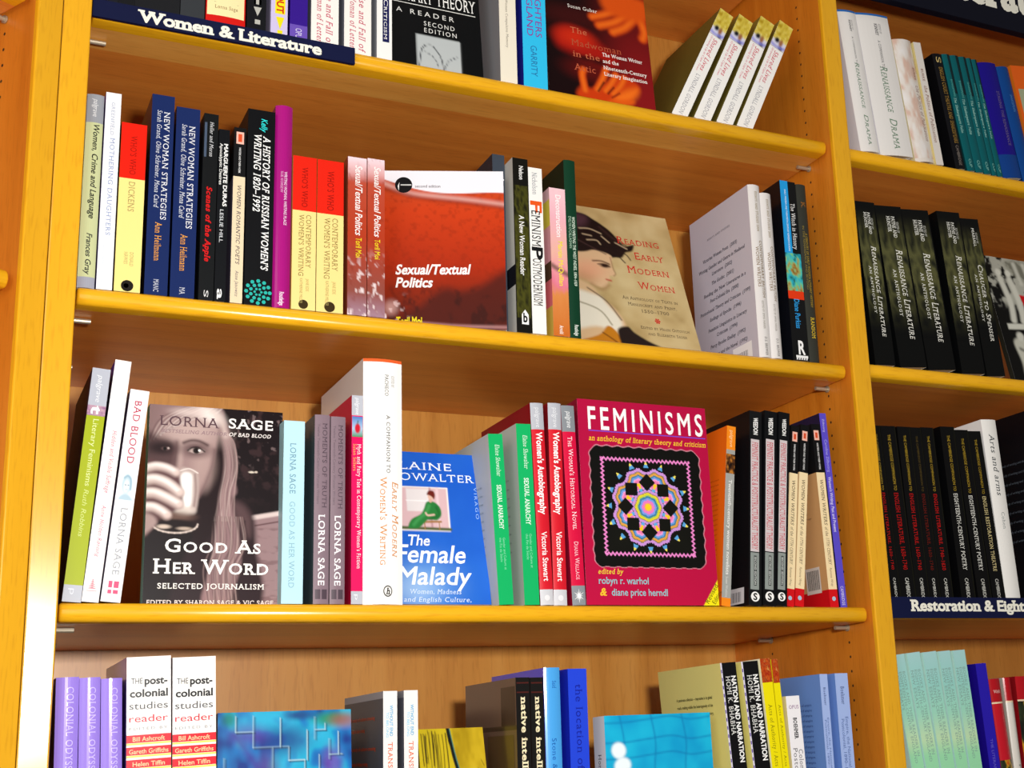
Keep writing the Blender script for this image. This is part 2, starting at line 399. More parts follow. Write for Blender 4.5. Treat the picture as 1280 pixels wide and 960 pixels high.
# ------------------------------------------------------------------ measured places of the books: metres
G = {
'r1_black_a':('s','1',0.01098,0.00921,0.20000,0.00000,0.01600,0.15000),
'r1_black_b':('s','1',0.02076,0.00995,0.19500,0.00000,0.01600,0.15000),
'r1_black_c':('s','1',0.03410,0.01633,0.21000,0.00000,0.01600,0.15000),
'r1_gold':('s','1',0.06485,0.04479,0.23500,0.00000,0.01600,0.15000),
'r1_grey':('s','1',0.10032,0.02458,0.19800,0.00000,0.01600,0.15000),
'r1_cream':('s','1',0.13497,0.04143,0.19800,0.00000,0.01600,0.15000),
'r1_symbols':('s','1',0.16720,0.02049,0.21600,0.00000,0.01600,0.15000),
'r1_out':('s','1',0.19170,0.01819,0.19800,0.00000,0.01600,0.15000),
'r1_violet':('s','1',0.21306,0.01930,0.21600,0.00000,0.01600,0.15000),
'r1_rise_a':('s','1',0.24209,0.03080,0.19800,0.00000,0.01600,0.15000),
'r1_rise_b':('s','1',0.27933,0.03103,0.19800,0.00000,0.01600,0.15000),
'r1_label':('s','1',0.31013,0.01765,0.21600,0.00000,0.01600,0.15000),
'r1_creamthin':('s','1',0.46146,0.02127,0.22900,0.00000,0.01600,0.15000),
'r1_cyan':('s','1',0.49574,0.03096,0.22900,0.00000,0.01600,0.15000),
'r1_lean_0':('s','1',0.69754,0.02086,0.18536,0.46569,0.03000,0.15000),
'r1_lean_1':('s','1',0.73054,0.02233,0.18160,0.45545,0.03000,0.15000),
'r1_lean_2':('s','1',0.76362,0.02241,0.18639,0.44946,0.03000,0.15000),
'r1_lean_3':('s','1',0.79411,0.02234,0.18660,0.44718,0.03000,0.15000),
'women_crime':('s','2',0.00975,0.01604,0.20596,0.00000,0.01400,0.15000),
'mothering':('s','2',0.02649,0.01462,0.21052,0.00000,0.01400,0.15000),
'dickens':('s','2',0.04767,0.02444,0.18034,0.00000,0.01400,0.15000),
'strat_a':('s','2',0.07475,0.02217,0.21707,0.00000,0.01400,0.15000),
'strat_b':('s','2',0.09990,0.02360,0.20721,0.00000,0.01400,0.15000),
'apple':('s','2',0.12322,0.01458,0.20485,0.00000,0.01400,0.15000),
'duras':('s','2',0.13686,0.01106,0.18938,0.00000,0.01400,0.15000),
'poets':('s','2',0.15309,0.01221,0.19420,0.00000,0.01400,0.15000),
'russian':('s','2',0.17505,0.02853,0.21836,0.00000,0.01400,0.15000),
'magenta':('s','2',0.19933,0.01812,0.22851,0.00000,0.01400,0.15000),
'who_a':('s','2',0.22180,0.02523,0.17251,0.00000,0.01400,0.15000),
'who_b':('s','2',0.24961,0.02869,0.17238,0.00000,0.01400,0.15000),
'st_a':('s','2',0.27895,0.02088,0.18090,0.00000,0.01400,0.15000),
'st_b':('s','2',0.29985,0.01915,0.18239,0.00000,0.01400,0.15000),
'grey_behind':('s','2',0.45347,0.01508,0.22263,0.00000,0.03600,0.15000),
'newwoman':('s','2',0.47153,0.01903,0.21156,0.00000,0.01400,0.13000),
'postmod':('s','2',0.49002,0.01720,0.20254,0.00000,0.01400,0.15000),
'decon':('s','2',0.51734,0.02041,0.18097,0.00000,0.01400,0.15000),
'westindies':('s','2',0.53504,0.01461,0.21969,0.00000,0.01400,0.15000),
'cbw_a':('s','2',0.79337,0.01715,0.22822,0.00000,0.01400,0.15000),
'cbw_b':('s','2',0.81024,0.01619,0.21945,0.00000,0.01400,0.15000),
'witch':('s','2',0.84424,0.02362,0.24062,0.00000,0.01400,0.15000),
'annual':('s','2',0.86562,0.01480,0.23955,0.00000,0.01400,0.15000),
'litfem':('s','3',0.01240,0.01641,0.22472,0.07112,0.01400,0.15000),
'hidden':('s','3',0.02843,0.01482,0.23467,0.08245,0.01400,0.15000),
'badblood':('s','3',0.04621,0.01756,0.20601,0.08778,0.01400,0.15000),
'paleblue':('s','3',0.21475,0.02117,0.18537,0.00000,0.01400,0.15000),
'mom_a':('s','3',0.24360,0.01557,0.19385,0.00000,0.01400,0.15000),
'mom_b':('s','3',0.26003,0.01522,0.19292,0.00000,0.01400,0.15000),
'myth':('s','3',0.28000,0.01194,0.21718,0.00000,0.01400,0.15000),
'companion':('s','3',0.30815,0.04191,0.25934,0.00000,0.01400,0.17000),
'anarchy_a':('s','3',0.44196,0.01667,0.18539,-0.04766,0.01400,0.15000),
'anarchy_b':('s','3',0.47146,0.01733,0.19885,-0.02486,0.01400,0.15000),
'auto_a':('s','3',0.48957,0.01543,0.22407,-0.02608,0.01400,0.15000),
'auto_b':('s','3',0.50534,0.01572,0.22564,0.00000,0.01400,0.15000),
'histnovel':('s','3',0.52742,0.01609,0.22374,-0.02754,0.01400,0.15000),
'orange':('s','3',0.71622,0.01211,0.21612,0.10849,0.02000,0.15000),
'weedon_a':('s','3',0.75212,0.01723,0.23490,0.08236,0.01400,0.15000),
'weedon_b':('s','3',0.77192,0.01742,0.23655,0.09070,0.01400,0.15000),
'weedon_c':('s','3',0.78857,0.01534,0.23671,0.10352,0.01400,0.15000),
'ww17_a':('s','3',0.80400,0.01195,0.22301,0.12428,0.02000,0.15000),
'ww17_b':('s','3',0.81771,0.01244,0.22507,0.12814,0.02000,0.15000),
'ww17_c':('s','3',0.86860,0.01231,0.22611,-0.03058,0.02000,0.15000),
'purple':('s','3',0.88209,0.00981,0.24087,-0.03522,0.02000,0.15000),
'colonial_a':('s','4',0.02041,0.01962,0.25049,-0.02892,0.01400,0.15000),
'colonial_b':('s','4',0.04117,0.01801,0.25001,-0.03579,0.01400,0.15000),
'colonial_c':('s','4',0.06103,0.01825,0.24894,-0.04080,0.01400,0.15000),
'pcr_a':('s','4',0.09260,0.03918,0.26789,-0.03783,0.01400,0.15000),
'pcr_b':('s','4',0.13207,0.03932,0.26713,-0.03233,0.01400,0.15000),
'transl_a':('s','4',0.31451,0.01442,0.23160,0.00000,0.01400,0.14000),
'transl_b':('s','4',0.33601,0.01458,0.23189,0.00000,0.01400,0.14000),
'native_a':('s','4',0.45790,0.01558,0.24234,0.00000,0.01400,0.15000),
'native_b':('s','4',0.47399,0.01478,0.24204,0.00000,0.01400,0.15000),
'lightblue':('s','4',0.49235,0.01840,0.25208,0.00000,0.01400,0.15000),
'location':('s','4',0.52136,0.02202,0.25037,0.00000,0.01400,0.15000),
'nation_a':('s','4',0.72480,0.02059,0.25425,-0.05737,0.01400,0.15000),
'nation_b':('s','4',0.75559,0.02253,0.25519,-0.06517,0.01400,0.15000),
'acts_a':('s','4',0.77507,0.01385,0.25830,-0.05760,0.01400,0.15000),
'acts_b':('s','4',0.78662,0.00884,0.25753,-0.05312,0.01400,0.15000),
'opus':('s','4',0.80051,0.01853,0.21506,-0.02792,0.01400,0.15000),
'paleb_a':('s','4',0.83996,0.01089,0.23924,0.00000,0.01400,0.15000),
'paleb_b':('s','4',0.86537,0.01821,0.23973,0.00000,0.01400,0.15000),
'ren_a':('s','r1',0.98499,0.03091,0.20893,-0.08962,0.01400,0.15000),
'ren_b':('s','r1',1.03048,0.05584,0.21153,-0.09741,0.01400,0.15000),
'pol_a':('s','r1',1.07949,0.03287,0.18391,-0.10870,0.01400,0.15000),
'pol_b':('s','r1',1.10275,0.01300,0.18500,-0.10000,0.01400,0.15000),
'rblack':('s','r1',1.14106,0.01704,0.17494,-0.12102,0.01400,0.15000),
'teal_0':('s','r1',1.15983,0.01429,0.17777,-0.13715,0.01400,0.15000),
'teal_1':('s','r1',1.17531,0.01525,0.17883,-0.13697,0.01400,0.15000),
'teal_2':('s','r1',1.19000,0.01349,0.17984,-0.13314,0.01400,0.15000),
'teal_3':('s','r1',1.20241,0.00953,0.18046,-0.13427,0.01400,0.15000),
'teal_4':('s','r1',1.21278,0.00995,0.18033,-0.13618,0.01400,0.15000),
'indigo_r1':('s','r1',1.23664,0.03560,0.17860,-0.13756,0.01400,0.15000),
'blue_r1':('s','r1',1.26786,0.02310,0.17919,-0.14343,0.01400,0.15000),
'orange_r1':('s','r1',1.29884,0.03502,0.18531,-0.13386,0.01400,0.15000),
'rl_0':('s','r2',0.97512,0.03210,0.22473,-0.04301,0.01400,0.15000),
'rl_1':('s','r2',1.02085,0.04377,0.22373,-0.07757,0.01400,0.15000),
'rl_2':('s','r2',1.06825,0.04627,0.22473,-0.08683,0.01400,0.15000),
'rl_3':('s','r2',1.12168,0.04003,0.23033,-0.06500,0.01400,0.15000),
'chaucer':('s','r2',1.16062,0.03230,0.22565,-0.07634,0.01400,0.15000),
'camb_0':('s','r3',0.95801,0.01488,0.22420,-0.04092,0.01400,0.15000),
'camb_1':('s','r3',0.97738,0.02339,0.22483,-0.03847,0.01400,0.15000),
'camb_2':('s','r3',0.99954,0.02051,0.22549,-0.02477,0.01400,0.15000),
'camb_3':('s','r3',1.01870,0.01692,0.22576,-0.02418,0.01400,0.15000),
'camb_4':('s','r3',1.03777,0.01972,0.22696,-0.02433,0.01400,0.15000),
'camb_5':('s','r3',1.07217,0.02317,0.23015,-0.02895,0.01400,0.15000),
'camb_6':('s','r3',1.09909,0.02256,0.22724,-0.04637,0.01400,0.15000),
'camb_7':('s','r3',1.12280,0.02132,0.22708,-0.05339,0.01400,0.15000),
'arts':('s','r3',1.14753,0.02511,0.24471,-0.03617,0.01400,0.15000),
'blackside':('s','r3',1.23002,0.02730,0.26541,0.00000,0.01400,0.15000),
'aqua_0':('s','r4',0.97814,0.01935,0.24342,-0.10990,0.01400,0.15000),
'aqua_1':('s','r4',0.99878,0.02091,0.24545,-0.09742,0.01400,0.15000),
'aqua_2':('s','r4',1.02063,0.02222,0.24596,-0.08515,0.01400,0.15000),
'aqua_3':('s','r4',1.04150,0.01899,0.24673,-0.07422,0.01400,0.15000),
'aqua_4':('s','r4',1.06129,0.02011,0.24739,-0.06089,0.01400,0.15000),
'indigo_r4':('s','r4',1.08983,0.01683,0.23062,-0.04422,0.01400,0.15000),
'red_a':('s','r4',1.11153,0.01801,0.21126,-0.05075,0.01400,0.15000),
'red_b':('s','r4',1.12707,0.01265,0.21249,-0.02519,0.01400,0.15000),
'red_c':('s','r4',1.14810,0.02393,0.21378,0.00000,0.01400,0.15000),
'r1_theory':('c','1',0.32260,0.43297,0.23200,0.10472,0.02500,0.03000),
'r1_madwoman':('c','1',0.51709,0.66248,0.23500,0.10472,0.02500,0.03500),
'st_cover':('c','2',0.32200,0.45770,0.19300,0.02618,0.05850,0.01000),
'reading':('c','2',0.55600,0.72981,0.22900,0.34416,0.06000,0.02000),
'gah':('c','3',0.07661,0.20727,0.19800,0.02084,0.03000,0.01600),
'malady':('c','3',0.32950,0.43250,0.17400,0.19199,0.03300,0.01300),
'feminisms':('c','3',0.53696,0.70496,0.23500,0.02592,0.01600,0.03000),
'maze':('c','4',0.15265,0.28320,0.21600,0.06993,0.03000,0.02000),
'yellowdrip':('c','4',0.36435,0.43753,0.19800,0.23075,0.03500,0.01500),
'pool':('c','4',0.55591,0.68826,0.20000,0.01745,0.02000,0.02800),
'statues':('c','r2',1.19942,1.34798,0.20000,0.20535,0.02000,0.00800),
}
ZS = {'1':0.6120,'2':0.3050,'3':0.0000,'4':-0.3180,'r1':0.6096,'r2':0.3100,'r3':0.0045,'r4':-0.3005}
WB, TU, DB = 0.9127, 0.02654, 0.3273          # bay width, board thickness, shelf depth
SH = 0.0177                                    # shelf thickness
FLOOR_Z, TOP_Z = -1.62, 1.16

# ------------------------------------------------------------------ room
def struct(name, mat, x0, x1, y0, y1, z0, z1):
    mb = MB(); mb.box(x0, x1, y0, y1, z0, z1); o = mb.build(name, mat); o['kind'] = 'structure'; return o
struct('floor', M_FLOOR, -3.2, 4.2, -3.6, 0.62, FLOOR_Z-0.05, FLOOR_Z)
struct('wall_back', M_WALL, -3.2, 4.2, 0.50, 0.62, FLOOR_Z, 1.9)

# ------------------------------------------------------------------ bookcases
def upright(parent, x0, x1, holes_left, holes_right):
    mb = MB(); lip = 0.006
    mb.box(x0, x1, lip, DB+0.012, FLOOR_Z, TOP_Z, mi=0)
    # rounded lipping on the front edge
    r = 0.0015; prof = [(x0, lip), (x0, r), (x0+r*0.3, r*0.3), (x0+r, 0), (x1-r, 0), (x1-r*0.3, r*0.3), (x1, r), (x1, lip)]
    for (xa, ya), (xb, yb) in zip(prof, prof[1:]):
        mb.face([(xa, ya, FLOOR_Z), (xb, yb, FLOOR_Z), (xb, yb, TOP_Z), (xa, ya, TOP_Z)], (1, 1, 1), 1)
    for on, x, sgn in ((holes_left, x0-0.0002, -1), (holes_right, x1+0.0002, 1)):
        if not on: continue
        for y in (0.0568, 0.2320):
            z = -0.44
            while z < TOP_Z-0.05:
                zz = [(x, y+0.0017*math.cos(k*math.pi/5), z+0.0017*math.sin(k*math.pi/5)) for k in range(10)]
                mb.face(zz if sgn > 0 else zz[::-1], (0, 0, 0), 2); z += 0.01745
    return mb.build('upright', [M_SIDE, M_LIP_Z, M_HOLE], parent)

def shelf(parent, x0, x1, ztop, strip=False):
    mb = MB(); r = SH/2; y0 = 0.0094; n = 10
    nose = [(y0+r*0.75-r*0.75*math.sin(math.pi*k/n), ztop-r+r*math.cos(math.pi*k/n)) for k in range(n+1)]   # top to bottom over the front
    prof = [(DB-0.001, ztop), (y0+0.03, ztop)]+nose+[(y0+0.022, ztop-SH), (0.0765, ztop-SH), (DB-0.001, ztop-SH)]
    cy, cz = y0+0.02, ztop-r
    def ring(x, s): return [(x, cy+(y-cy)*s if y < cy else y, cz+(z-cz)*s) for y, z in prof]
    rings = [ring(x0, 0.86), ring(x0+0.0008, 0.95), ring(x0+0.0025, 1), ring(x1-0.0025, 1), ring(x1-0.0008, 0.95), ring(x1, 0.86)]
    N = len(prof)
    for A, B in zip(rings, rings[1:]):
        for i in range(N):
            j = (i+1) % N
            mi = 1 if 1 <= i <= n+2 else (2 if strip and i == n+3 else 0)
            mb.face([A[i], A[j], B[j], B[i]], (1, 1, 1), mi)
    mb.face(rings[0][::-1], (1, 1, 1), 1); mb.face(rings[-1], (1, 1, 1), 1)
    o = mb.build('shelf', [M_UNDER, M_LIP_X, M_UNDERSTRIP], parent)
    me = o.data
    import bmesh
    bm = bmesh.new(); bm.from_mesh(me); bmesh.ops.remove_doubles(bm, verts=bm.verts, dist=1e-6); bmesh.ops.recalc_face_normals(bm, faces=bm.faces)
    for f in bm.faces:
        f.smooth = f.material_index == 1
    bm.to_mesh(me); bm.free()
    return o

main = empty('bookcase', (WB/2, 0, FLOOR_Z), 'beech bookcase facing the camera with two bays full of books', 'bookcase')
main_off = Matrix.Translation((-WB/2, 0, -FLOOR_Z))
def adopt(o, parent=None):
    o.matrix_parent_inverse = main_off
    return o
adopt(upright(main, -TU, 0, True, True)); adopt(upright(main, WB, WB+TU, True, True)); adopt(upright(main, 2*WB+TU, 2*WB+2*TU, True, True))
for x0 in (0.0, WB+TU):
    mb = MB(); mb.box(x0, x0+WB, DB, DB+0.008, FLOOR_Z, TOP_Z); adopt(mb.build('back_panel', M_BACK, main))
for z in (ZS['1'], ZS['2'], ZS['3'], ZS['4'], -0.63, -0.94, -1.25, 0.93, TOP_Z): adopt(shelf(main, 0.0022, WB-0.0038, z, z == ZS['1']))
XR = WB+TU
for z in (ZS['r1'], ZS['r2'], ZS['r3'], ZS['r4'], -0.61, -0.92, -1.23, 0.93, TOP_Z): adopt(shelf(main, XR+0.0022, XR+WB-0.0038, z))

PHI = 0.5
left = empty('bookcase', (-TU, 0, FLOOR_Z), 'second beech bookcase turned inwards at the left edge, only its end showing', 'bookcase')
left.rotation_euler = (0, 0, PHI)
def adopt_left(o): o.matrix_parent_inverse = Matrix.Translation((0, 0, -FLOOR_Z)); return o
adopt_left(upright(left, -TU, 0, True, False)); adopt_left(upright(left, -2*TU-WB, -TU-WB, False, True))
mb = MB(); mb.box(-TU-WB, -TU, DB, DB+0.008, FLOOR_Z, TOP_Z); adopt_left(mb.build('back_panel', M_BACK, left))
for z in (0.6085, 0.3085, 0.0, -0.31, -0.63, -0.94, -1.25, 0.93, TOP_Z): adopt_left(shelf(left, -TU-WB+0.0038, -TU-0.005, z))

# ------------------------------------------------------------------ shelf pins
def pin(x, y, z, sgn, label, rot=0.0, origin=(0, 0, 0)):
    mb = MB(); n = 12; L = 0.020
    def cyl(xa, xb, r, flat=0.0):
        for k in range(n):
            a0, a1 = 2*math.pi*k/n, 2*math.pi*(k+1)/n
            p = lambda xx, a: (xx*sgn, r*math.cos(a), (r-flat)*math.sin(a))
            mb.face([p(xa, a0), p(xb, a0), p(xb, a1), p(xa, a1)], (1, 1, 1)); mb.face([p(xb, a0), p(xb, a1), (xb*sgn, 0, 0)], (1, 1, 1))
    cyl(0.0005, 0.0025, 0.0042); cyl(0.0025, L, 0.0026)
    o = mb.build('shelf_pin', M_METAL); o['label'] = label; o['category'] = 'shelf pin'; o['group'] = 'metal pins carrying the shelves'
    o.matrix_world = Matrix.Translation(origin) @ Matrix.Rotation(rot, 4, 'Z') @ Matrix.Translation((x, y, z))
    return o
for nm, z in (('top', ZS['1']), ('second', ZS['2']), ('third', ZS['3'])):
    zz = z-SH-0.0030
    pin(0, 0.0568, zz, 1, 'metal pin under the left front corner of the %s shelf' % nm)
    pin(WB, 0.0568, zz, -1, 'metal pin under the right front corner of the %s shelf' % nm)
    if nm != 'top': pin(0, 0.2320, zz, 1, 'metal pin at the left back corner under the %s shelf' % nm)
pin(WB, 0.2320, ZS['3']-SH-0.003, -1, 'metal pin at the right back corner under the third shelf')
pin(-TU, 0.0568, 0.6085-SH-0.003, -1, 'metal pin under the highest shelf of the angled left bookcase', PHI, (-TU, 0, 0))

# ------------------------------------------------------------------ section signs
def sign(name, label, x0, x1, z0, z1, y, text, tx0, tx1, tb, th, slope=0.0, thick=0.0035, col='#10163a', tcol='#f2f0e2'):
    root = empty('shelf_sign', (x0, y, z0), label, 'sign')
    Hh = z1-z0
    mb = MB(); mb.box(0, x1-x0, -thick, 0, 0, Hh, lin(col)); mb.build('board', M_SIGN, root)
    ml = MB(); put_text(ml, lambda a, b, ly: (a, -thick-ly, b+a*slope), text, tx0-x0, tx1-x0, tb-z0, th, tcol, 'sX'); ml.build('lettering', M_SIGN, root)
    return root
sign('w', 'navy shelf sign reading Women & Literature on the top shelf edge', 0.001, 0.2731, 0.5931, 0.6127, 0.0082, 'Women & Literature', 0.0445, 0.2360, 0.5964, 0.0126)
sign('r', 'navy shelf sign at lower right beginning with the word Restoration', XR+0.002, XR+0.42, -0.0140, 0.0118, 0.0082, 'Restoration & Eighteenth Century', 0.9705, 0.9705+0.320, -0.0050, 0.0128)
sign('h', 'large dark header sign cut off by the top right corner of the photo', XR+0.004, XR+0.86, 0.838, 0.948, 0.006, 'Literature', 1.0947, 1.388, 0.872, 0.062, thick=0.012, col='#0b0d1c')
# ------------------------------------------------------------------ printed pictures on narrow spines
def mottle(nx, ny, stops, fx=3, fy=12, seed=1, vert=0.0, aspect=8):
    A = Art(nx, ny, '#808080', aspect)
    A.ramp(np.clip(A.noise(fx, fy, seed)*(1-vert)+A.Y*vert, 0, 1), stops); return A
W_, K_ = '#f4f2ea', '#141416'

# ================================================================== top shelf of the main bay
G1 = 'books on the top shelf'
spine('r1_black_a', 'thin black book at the far left of the top shelf', K_, group=G1, down=[('Fiction', .80, .88, .5, .4, '#c8c8c0', 's')])
spine('r1_black_b', 'second black book from the left end of the top shelf', '#1b1d22', group=G1, down=[('Criticism', .78, .86, .5, .4, '#d8d8d0', 's')])
spine('r1_black_c', 'third black book from the left on the top shelf', '#17181b', group=G1, down=[('A Life', .84, .90, .5, .35, '#e6e6de', 's')])
spine('r1_gold', 'thick black book with a gold ornament low on its spine, top shelf', '#1c1d20', group=G1,
      rects=[(.876, .892, .50, .57, '#c08a50'), (.876, .892, .61, .68, '#c08a50'), (.898, .910, .50, .57, '#a06c3c'), (.898, .910, .61, .68, '#a06c3c')])
spine('r1_grey', 'charcoal book left of the cream and red spine, top shelf', '#35383c', group=G1, discs=[(.985, .62, .12, '#c8c8c0')])
spine('r1_cream', 'thick red book with a cream panel on its spine, top shelf', '#d21a14', group=G1, rects=[(.0, .925, .03, .965, '#f5e7ae')],
      across=[('Lorna Sage', .22, .80, .872, .10, '#8a6a48', 's')], bulge=.002, extra=lambda mb, sp, sf, T, H, W: mb.face([sp(T*.2, H*.155, .0003), sp(T*.82, H*.155, .0003), sp(T*.82, H*.1565, .0003), sp(T*.2, H*.1565, .0003)], lin('#6a5a48')))
def symbols(mb, sp, sf, T, H, W):
    c = lin('#b8b8b0'); q = lambda x0, x1, u0, u1: mb.face([sp(T*x0, H*(1-u1), .0003), sp(T*x1, H*(1-u1), .0003), sp(T*x1, H*(1-u0), .0003), sp(T*x0, H*(1-u0), .0003)], c)
    q(.36, .74, .80, .83); q(.36, .46, .77, .83); q(.62, .74, .77, .83)
    mb.face([sp(T*.34, H*.155, .0003), sp(T*.76, H*.155, .0003), sp(T*.55, H*.105, .0003)][::-1], c); q(.42, .70, .915, .94); q(.5, .62, .972, .98)
spine('r1_symbols', 'black spine with grey geometric symbols, top shelf', '#131418', group=G1, extra=symbols)
def outmark(mb, sp, sf, T, H, W):
    c = lin('#f2e21a'); mb.face([sp(T*.30, H*.135, .0003), sp(T*.80, H*.135, .0003), sp(T*.55, H*.06, .0003)][::-1], c)
    mb.face([sp(T*.40, H*.035, .0003), sp(T*.70, H*.035, .0003), sp(T*.70, H*.055, .0003), sp(T*.40, H*.055, .0003)], c)
spine('r1_out', 'lilac spine with a yellow exclamation mark and red word, top shelf', '#cfc4ea', group=G1, rects=[(.55, .845, .25, .85, '#f6e41c')], down=[('OUT', .72, .84, .55, .40, '#d01818', 'B')], extra=outmark)
spine('r1_violet', 'dark violet spine with a paler violet foot, top shelf', '#35178a', group=G1, bands=[(.90, 1, '#6a50b4')], down=[('OPUS', .92, .985, .5, .35, '#d8d0f0', '')])
for k, lab in (('r1_rise_a', 'left of two white spines with pink script on the top shelf'), ('r1_rise_b', 'right of two white spines with pink script on the top shelf')):
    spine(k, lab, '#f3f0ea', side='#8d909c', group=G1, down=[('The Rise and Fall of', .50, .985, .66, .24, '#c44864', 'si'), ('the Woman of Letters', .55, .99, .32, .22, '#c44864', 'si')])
spine('r1_label', 'white spine with a navy title label beside the black cover, top shelf', '#f0f0ee', side='#b0b2ba', group=G1, rects=[(.40, .90, .38, .82, '#181a50')], down=[('Feminist Criticism', .42, .885, .60, .26, '#f0f0f0', 'sc')])
A = Art(60, 90, '#08090b', 2.1)
A.poly([(.27, .80), (.76, .80), (.76, 1.0), (.27, 1.0)], '#b9bfc0', .004, curved=False)
A.line([(.29, .99), (.33, .88), (.44, .86), (.53, .92), (.56, 1.0)], .012, '#30343a', .006); A.line([(.56, .99), (.62, .93), (.72, .90)], .010, '#50555c', .006); A.line([(.36, .9), (.46, .93), (.5, .98)], .008, '#50555c', .006)
facing('r1_theory', 'black book cover with white capitals and a small line drawing, top shelf', A,
       [('FEMINIST', -.02, .86, .525, .095, '#f4f4f0', 's'), ('LITERARY THEORY', -.03, .955, .612, .072, '#f4f4f0', 's'), ('A   R E A D E R', .06, .70, .69, .028, '#e8e8e4', ''), ('SECOND', .36, .70, .745, .026, '#e8e8e4', 'W'), ('EDITION', .36, .72, .785, .026, '#e8e8e4', 'W')], '#0a0a0c', '#0a0a0c', group=G1,
       extra=lambda mb, fr, Wd, H: mb.face([fr(-.0, .632, .0003), fr(.95, .632, .0003), fr(.95, .628, .0003), fr(0, .628, .0003)], lin('#f0f0ea')))
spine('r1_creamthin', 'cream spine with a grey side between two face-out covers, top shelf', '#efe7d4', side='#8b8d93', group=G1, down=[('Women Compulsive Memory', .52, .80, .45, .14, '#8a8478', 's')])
spine('r1_cyan', 'cyan spine with purple capitals left of the dark red cover, top shelf', '#30c0f0', side='#20269a', group=G1, down=[("STEP-DAUGHTERS", .20, .705, .68, .26, '#8a3a9a', 't'), ('OF ENGLAND', .30, .705, .32, .26, '#8a3a9a', 't'), ('GARRITY', .76, .935, .45, .26, '#2a72a8', 't')])
A = Art(110, 160, '#160406', 1.62)
A.ell(.86, .62, .30, .60, '#6a0f10', .9, .9); A.ell(.95, .95, .3, .3, '#8a1418', .9, .9); A.ell(.3, .50, .4, .06, '#3a0a0a', .8)
A.poly([(.10, .62), (.18, .575), (.30, .575), (.45, .62), (.60, .685), (.66, .72), (.62, .78), (.45, .80), (.28, .74), (.12, .70)], '#a5160c', .07); A.ell(.28, .63, .15, .05, '#c8280f', .9); A.ell(.48, .76, .08, .025, '#2a0606', .8); A.ell(.36, .755, .07, .02, '#2a0606', .8); A.ell(.40, .82, .2, .06, '#5a0c0a', .9)
O1, O2 = '#c93a0a', '#f0701a'
for pts, w in (([(.47, .475), (.60, .44), (.75, .38)], .075), ([(.53, .52), (.68, .48), (.80, .42)], .085), ([(.66, .545), (.78, .50), (.88, .43)], .085), ([(.95, .55), (.97, .50), (.93, .40)], .085)):
    A.line(pts, w, O1, .03); A.line(pts, w*.45, O2, .04)
A.poly([(.62, .42), (.98, .44), (1.0, .30), (.6, .30)], '#d8500e', .05)
A.poly([(.28, 1.0), (.30, .93), (.40, .93), (.55, .88), (.70, .82), (.84, .85), (.85, .90), (.72, .98), (.66, 1.0)], O1, .03); A.poly([(.60, .96), (.74, .90), (.84, .88), (.82, .93), (.70, .99)], O2, .05); A.poly([(.55, .99), (.78, .955), (.76, .99)], '#e05a10', .03)
for pts in ([(.335, .95), (.32, .86), (.335, .825)], [(.45, .93), (.51, .86), (.55, .80)], [(.53, .93), (.60, .87), (.64, .82)], [(.60, .94), (.68, .88), (.72, .83)]):
    A.line(pts, .065, O1, .02); A.line(pts, .03, O2, .03)
A.line([(.46, .94), (.52, .88)], .014, '#2a0606', .012); A.line([(.55, .945), (.61, .90)], .014, '#4a0a06', .012); A.line([(.585, .965), (.66, .93)], .012, '#6a1208', .012)
facing('r1_madwoman', 'dark red book cover showing orange hands over a face, top shelf', A,
       [('Susan Gubar', .24, .52, .447, .022, '#f0e8e0', 's'), ('The', .245, .40, .605, .036, '#c86a48', 's'), ('Madwoman', .245, .72, .683, .038, '#b45236', 's'), ('in the', .25, .50, .752, .036, '#c86a48', 's'), ('Attic', .25, .45, .835, .040, '#c05a3c', 's'),
        ('The Woman Writer', .53, .915, .715, .022, '#f6f0ea', 'sb'), ('and the', .53, .68, .755, .022, '#f6f0ea', 'sb'), ('Nineteenth-Century', .53, .945, .795, .022, '#f6f0ea', 'sb'), ('Literary Imagination', .53, .945, .835, .022, '#f6f0ea', 'sb')], '#200608', '#701014', group=G1)
A = Art(16, 24, '#d8c038', 1.3); A.ramp(A.noise(4, 5, 3), [(.2, '#b0901c'), (.5, '#d8c24a'), (.9, '#f2e8a0')]); A.poly([(0, .70), (1, .70), (1, 1), (0, 1)], '#dcdcf2', .06, curved=False); A.ell(.32, .70, .16, .09, '#1a1a28', .5); A.ell(.62, .74, .13, .13, '#a06a48', .5); A.ell(.70, .92, .16, .07, '#20202c', .5); A.line([(0, .88), (.4, .93), (1, .86)], .1, '#8a8ae0', .1)
for i, w in enumerate(('leftmost', 'second', 'third', 'rightmost')):
    spine('r1_lean_%d' % i, '%s of four identical white books tilting sideways on the top shelf' % w, '#f6f5f2', side='#75662a' if i == 0 else '#8a7a30', right='#6a5c20', group='four tilted white books', art=[(0, .24, 0, 1, A)],
          down=[('Shared Lives', .26, .56, .58, .30, '#d0405a', 'si'), ('Growing Up in Cape Town', .25, .58, .28, .13, '#d88090', 'i'), ('LYNDALL GORDON', .60, .965, .5, .28, '#a8a8ae', 's')])

